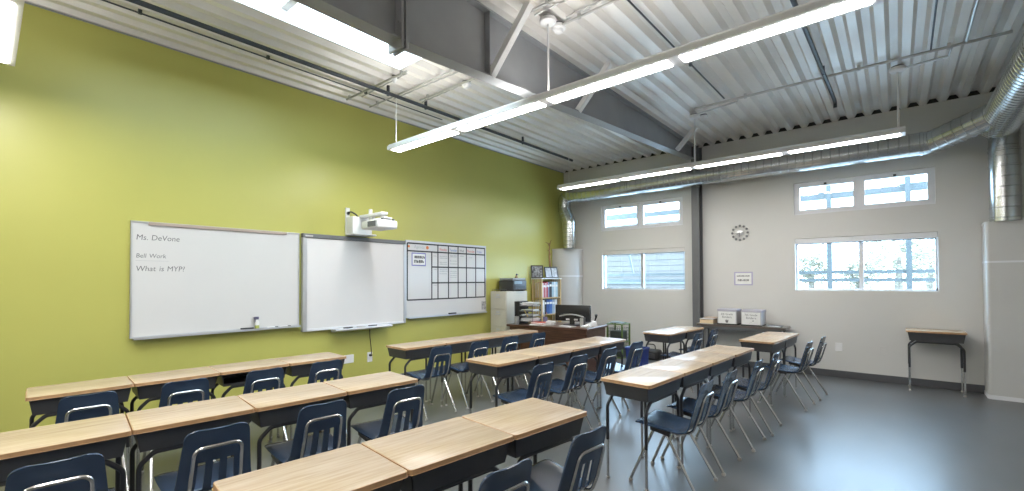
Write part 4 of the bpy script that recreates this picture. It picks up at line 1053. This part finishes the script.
t = thing('desk_phone', 'white desk phone with a dark handset at the right end of the teacher desk', 'phone', (6.66, 3.98, ZD), math.radians(-20))
bm = NB(); hexa(bm, [(-.11, -.10, 0), (.11, -.10, 0), (.11, .10, 0), (-.11, .10, 0)], [(-.11, -.095, .025), (.09, -.095, .085), (.09, .095, .085), (-.11, .095, .025)]); obj('base', bm, 'paper', t, sharp=None)
bm = NB()
for i in range(3):
    for j in range(4): box(bm, (-.07 + j * .03, -.03 + i * .03, .037 + j * .009), (-.05 + j * .03, -.012 + i * .03, .050 + j * .009))
obj('keypad', bm, 'alu_dark', t, sharp=None)
bm = NB(); tube(bm, fillet([(-.06, .07, .075), (-.03, .07, .11), (.07, .07, .15), (.10, .07, .13)], .03, 4), .02, 8); obj('handset', bm, 'dark', t)
bm = NB(); tube(bm, [(.085, -.06, .08), (.10, -.075, .14), (.09, -.09, .19)], .016, 8, radii=[.010, .016, .028]); obj('clip_lamp', bm, 'black', t)
papers('white and blue papers at the right edge of the teacher desk', (6.45, 3.90, ZD), .2, .2, .12, 4, .005, spread=.01)

t = thing('wire_cart', 'green-framed wire cart standing behind the teacher desk', 'cart', (7.62, 3.92, 0))
hx, hy, h = .15, .145, .73
for sx in (-1, 1):
    for sy in (-1, 1):
        bm = NB(); tube(bm, [(sx * hx, sy * hy, 0), (sx * hx, sy * hy, h)], .017, 8); obj('post', bm, 'green_tube', t)
for z in (h - .005, .40, .12):
    bm = NB()
    for (a, b) in (((-hx, -hy), (hx, -hy)), ((hx, -hy), (hx, hy)), ((hx, hy), (-hx, hy)), ((-hx, hy), (-hx, -hy))): tube(bm, [(a[0], a[1], z), (b[0], b[1], z)], .011, 8)
    obj('rail', bm, 'green_tube', t)
for z in (.13, .41):
    bm = NB()
    for k in range(8):
        s = -hx + .02 + k * (2 * hx - .04) / 7
        tube(bm, [(s, -hy + .01, z + .24), (s, -hy + .012, z), (s, hy - .012, z), (s, hy - .01, z + .24)], .003, 5)
        tube(bm, [(-hx + .01, s, z + .24), (-hx + .012, s, z), (hx - .012, s, z), (hx - .01, s, z + .24)], .003, 5)
    for q in (.06, .12, .18, .24):
        tube(bm, [(-hx + .01, -hy + .01, z + q), (hx - .01, -hy + .01, z + q), (hx - .01, hy - .01, z + q), (-hx + .01, hy - .01, z + q), (-hx + .01, -hy + .01, z + q)], .003, 5)
    bk_ = obj('basket', bm, 'mesh_grey', t)
    bm = NB(); box(bm, (-hx + .03, -hy + .03, z + .005), (hx - .03, hy - .03, z + .19), bev=.01); obj('basket_contents', bm, 'mesh_grey', bk_)
papers('grey papers lying on the green wire cart', (7.62, 3.92, h + .008), .1, .2, .24, 3, .004, 'mesh_grey', spread=.008)

t = thing('recycling_bin', 'royal blue recycling bin beyond the far end of the middle row', 'bin', (6.0, 2.80, 0))
bm = NB()
a, b, h = .085, .10, .57; A, B = .11, .125
hexa(bm, [(-a, -b, 0), (a, -b, 0), (a, b, 0), (-a, b, 0)], [(-a, -b, .012), (a, -b, .012), (a, b, .012), (-a, b, .012)])
for (p0, p1, q0, q1) in (((-a, -b), (a, -b), (-A, -B), (A, -B)), ((a, -b), (a, b), (A, -B), (A, B)), ((a, b), (-a, b), (A, B), (-A, B)), ((-a, b), (-a, -b), (-A, B), (-A, -B))):
    s = .97
    hexa(bm, [(*p0, .01), (*p1, .01), (p1[0] * s, p1[1] * s, .01), (p0[0] * s, p0[1] * s, .01)], [(*q0, h), (*q1, h), (q1[0] * s, q1[1] * s, h), (q0[0] * s, q0[1] * s, h)])
obj('bin_body', bm, 'royal', t, sharp=None)
bm = NB(); 
lp = rrect(-A - .008, -B - .008, A + .008, B + .008, .03); tube(bm, [(p[0], p[1], h) for p in lp] + [(lp[0][0], lp[0][1], h)], .012, 8); obj('rim', bm, 'royal', t)
bm = NB(); box(bm, (-A - .002, -.05, h - .10), (-A + .012, .05, h - .06)); obj('hand_grip', bm, 'black', t, sharp=None)
t = thing('bag', 'small black bag on the floor by the back wall behind the pair of desks', 'bag', (8.36, 3.62, 0))
bm = NB(); box(bm, (-.11, -.19, 0), (.11, .19, .20), bev=.05, seg=3); obj('body', bm, 'black', t)
bm = NB(); tube(bm, fillet([(0, -.09, .195), (0, -.08, .29), (0, .08, .29), (0, .09, .195)], .05, 5), .011, 8); obj('handle', bm, 'black', t)
bm = NB(); box(bm, (-.116, -.12, .04), (-.105, .12, .13), bev=.01, seg=2); obj('pocket', bm, 'dark', t)

# ------------------------------------------------------------------ bench at the back wall with boxes
BY0, BY1, BX0, BX1, BZ = 1.33, 2.70, 8.14, 8.60, .765
t = thing('bench_table', 'long narrow dark bench table against the back wall', 'table', ((BX0 + BX1) / 2, (BY0 + BY1) / 2, 0))
hx, hy = (BX1 - BX0) / 2, (BY1 - BY0) / 2
bm = NB(); prism(bm, rrect(-hx, -hy, hx, hy, .04), 'Z', BZ - .035, BZ); obj('table_top', bm, 'bench', t)
bm = NB(); box(bm, (-hx + .03, -hy + .06, BZ - .085), (-hx + .05, hy - .06, BZ - .035)); box(bm, (hx - .05, -hy + .06, BZ - .085), (hx - .03, hy - .06, BZ - .035)); obj('apron', bm, 'alu_dark', t, sharp=None)
for sx in (-1, 1):
    for sy in (-1, 1):
        bm = NB(); tube(bm, [(sx * (hx - .05), sy * (hy - .09), 0), (sx * (hx - .05), sy * (hy - .09), BZ - .035)], .016, 8); obj('leg', bm, 'alu_dark', t)
def carton(label, y, text, mark):
    t = thing('storage_box', label, 'box', (8.33, y, BZ), 0)
    bm = NB(); box(bm, (-.165, -.157, .0), (.165, .157, .018), bev=.003); obj('base_tray', bm, 'black', t)
    bm = NB(); box(bm, (-.155, -.15, .018), (.165, .15, .26), bev=.004); obj('body', bm, 'grey_box', t)
    bm = NB(); box(bm, (-.162, -.156, .225), (.17, .156, .262), bev=.004); obj('lid', bm, mat('lavender box lid', (.44, .43, .50), .6, var=.04), t)
    bm = NB(); box(bm, (-.1645, -.136, .022), (-.1565, .136, .222)); sh = obj('label_sheet', bm, 'paper', t, sharp=None)
    for txt, z, s in ((text[0], .165, .046), (text[1], .115, .050)):
        text_mesh('lettering', txt, s, 'ink', wall_text_back(-.1652, 0, z), sh, align='CENTER')
    bm = NB()
    if mark == 'paw':
        lathe(bm, [(.022, -.1652), (.022, -.1645)], (0, -.0, .055), 12, 0, 'X')
        for k in (-1, 0, 1): lathe(bm, [(.008, -.1652), (.008, -.1645)], (0, k * .02, .083 - abs(k) * .006), 8, 0, 'X')
    else:
        hexa(bm, [(-.1645, .03, .04), (-.1652, .03, .04), (-.1652, .022, .048), (-.1645, .022, .048)], [(-.1645, -.02, .075), (-.1652, -.02, .075), (-.1652, -.028, .083), (-.1645, -.028, .083)])
        lathe(bm, [(.010, -.1652), (.010, -.1645)], (0, -.03, .085), 8, 0, 'X')
    obj('drawn_mark', bm, 'ink', sh, sharp=None)
carton('left storage box with a lettered white sheet on the bench', 2.195, ('6th Grade', 'Binders'), 'paw')
carton('right storage box with a lettered white sheet on the bench', 1.825, ('7th Grade', 'Binders'), 'pen')
t = thing('book', 'thick cream-paged book lying at the left end of the bench', 'book', (8.30, 2.53, BZ))
bm = NB(); box(bm, (-.14, -.115, 0), (.14, .115, .006)); box(bm, (-.14, -.115, .074), (.14, .115, .082), bev=.002); box(bm, (.13, -.115, .006), (.14, .115, .074)); obj('cover', bm, 'grey_box', t)
bm = NB(); box(bm, (-.132, -.108, .006), (.13, .108, .074)); obj('pages', bm, 'tan_book', t, sharp=None)
t = thing('book', 'brown folder lying on top of the thick book', 'book', (8.36, 2.50, BZ + .082), .1)
bm = NB(); box(bm, (-.08, -.11, 0), (.10, .10, .004)); box(bm, (-.08, -.11, .016), (.10, .10, .020)); box(bm, (-.08, .096, .004), (.10, .10, .016)); obj('cover', bm, 'oak_edge', t, sharp=None)
bm = NB(); box(bm, (-.077, -.107, .004), (.096, .096, .016)); obj('pages', bm, 'paper', t, sharp=None)
t = thing('clipboard', 'dark flat clipboard at the right end of the bench', 'clipboard', (8.36, 1.51, BZ), .1)
bm = NB(); box(bm, (-.15, -.11, 0), (.15, .11, .01), bev=.003); obj('board', bm, 'dark', t)
bm = NB(); box(bm, (.10, -.05, .01), (.135, .05, .022), bev=.004); obj('clip', bm, 'silver', t)
papers('pale sheets at the front right of the bench beside the boxes', (8.215, 1.50, BZ), 1.4, .16, .12, 3, .004, 'grey_box', spread=.004)

# ------------------------------------------------------------------ outdoors
bm = NB(); box(bm, (XB + .25, -60, -.35), (140, 120, -.15)); g_ = struct(obj('ground', bm, 'ext_ground', sharp=None))
t = thing('sunshade_frame', 'blue-grey steel sunshade frame and rails outside the windows', 'frame', (10.6, 2.0, -.15))
def O(x, y, z): return (x - 10.6, y - 2.0, z + .15)
for yy in (-.17, .98, 2.42, 6.2):
    bm = NB(); box(bm, O(10.55, yy - .04, -.15), O(10.65, yy + .04, 3.9)); obj('post', bm, 'ext_steel', t, sharp=None)
for (z0, z1) in ((3.08, 3.22), (1.48, 1.54), (1.63, 1.69)):
    bm = NB(); box(bm, O(10.58, -4, z0), O(10.66, 9, z1)); obj('rail', bm, 'ext_steel', t, sharp=None)
for yy in (3.35, 5.0):
    bm = NB(); hexa(bm, [O(10.5, yy - .02, 1.7), O(10.55, yy - .02, 1.7), O(10.55, yy + .02, 1.7), O(10.5, yy + .02, 1.7)], [O(10.5, yy + .18, 2.6), O(10.55, yy + .18, 2.6), O(10.55, yy + .22, 2.6), O(10.5, yy + .22, 2.6)]); obj('diagonal_strut', bm, 'ext_steel', t, sharp=None)
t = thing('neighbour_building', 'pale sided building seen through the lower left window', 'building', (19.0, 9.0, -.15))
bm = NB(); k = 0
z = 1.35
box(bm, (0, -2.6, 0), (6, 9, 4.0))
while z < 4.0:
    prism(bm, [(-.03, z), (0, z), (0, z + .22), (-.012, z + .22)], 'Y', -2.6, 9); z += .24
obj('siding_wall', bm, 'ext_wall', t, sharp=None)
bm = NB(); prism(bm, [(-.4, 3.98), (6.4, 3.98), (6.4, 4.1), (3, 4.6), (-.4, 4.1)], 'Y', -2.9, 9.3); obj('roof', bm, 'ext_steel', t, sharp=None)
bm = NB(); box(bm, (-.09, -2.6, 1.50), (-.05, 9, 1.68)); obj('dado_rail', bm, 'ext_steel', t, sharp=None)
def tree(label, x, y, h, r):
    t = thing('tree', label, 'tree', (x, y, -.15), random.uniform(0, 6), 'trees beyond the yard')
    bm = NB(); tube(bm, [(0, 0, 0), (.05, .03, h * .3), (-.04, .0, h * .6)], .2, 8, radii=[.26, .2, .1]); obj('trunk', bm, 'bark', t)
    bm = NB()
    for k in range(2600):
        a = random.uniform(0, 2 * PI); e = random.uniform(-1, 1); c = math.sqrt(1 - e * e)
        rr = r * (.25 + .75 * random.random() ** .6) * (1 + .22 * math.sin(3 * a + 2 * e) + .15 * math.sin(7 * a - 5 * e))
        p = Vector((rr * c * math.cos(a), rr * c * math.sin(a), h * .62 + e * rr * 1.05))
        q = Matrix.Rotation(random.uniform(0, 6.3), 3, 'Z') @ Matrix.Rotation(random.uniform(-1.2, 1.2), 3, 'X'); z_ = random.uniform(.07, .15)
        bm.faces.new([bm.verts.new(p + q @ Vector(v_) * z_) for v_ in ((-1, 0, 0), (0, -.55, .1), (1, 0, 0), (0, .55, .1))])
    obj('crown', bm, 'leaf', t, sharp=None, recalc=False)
tree('round tree seen through the right pane of the lower right window', 36, -.1, 5.0, 2.3)
tree('low bushy tree at the right edge of the lower right window', 48, -2.0, 4.6, 2.2)
tree('small tree seen through the left pane of the lower right window', 42, 5.1, 4.0, 1.6)
tree('short wide tree beside the window post', 46, 2.4, 3.4, 1.6)

# ------------------------------------------------------------------ world, camera, view
w = bpy.data.worlds.new('overcast daylight'); S.world = w; w.use_nodes = True
nt = w.node_tree; bgn = nt.nodes['Background']
bgn.inputs['Color'].default_value = (0.55, 0.78, 1.0, 1); bgn.inputs['Strength'].default_value = 8.0

cam = bpy.data.cameras.new('camera'); co = bpy.data.objects.new('camera', cam); COL.objects.link(co)
F_, CY = 451.0, 273.2
cam.sensor_fit = 'HORIZONTAL'; cam.sensor_width = 36.0; cam.lens = 36.0 * F_ / 1024
cam.shift_x = 0; cam.shift_y = (CY - 245.5) / 1024
cam.clip_start = .05; cam.clip_end = 500
yaw, pit, rol = math.radians(40.46), math.radians(.9155), math.radians(-.242)
Fw = Vector((math.cos(yaw) * math.cos(pit), math.sin(yaw) * math.cos(pit), math.sin(pit)))
Rt = Vector((math.sin(yaw), -math.cos(yaw), 0)); Up = Rt.cross(Fw)
r2 = Rt * math.cos(rol) + Up * math.sin(rol); u2 = Up * math.cos(rol) - Rt * math.sin(rol)
mw = Matrix(((r2.x, u2.x, -Fw.x, 0), (r2.y, u2.y, -Fw.y, 0), (r2.z, u2.z, -Fw.z, 1.53), (0, 0, 0, 1)))
co.matrix_world = mw
S.camera = co
vs = S.view_settings
vs.view_transform = 'Standard'; vs.look = 'None'; vs.gamma = 1; vs.use_curve_mapping = False
vs.exposure = 1.15
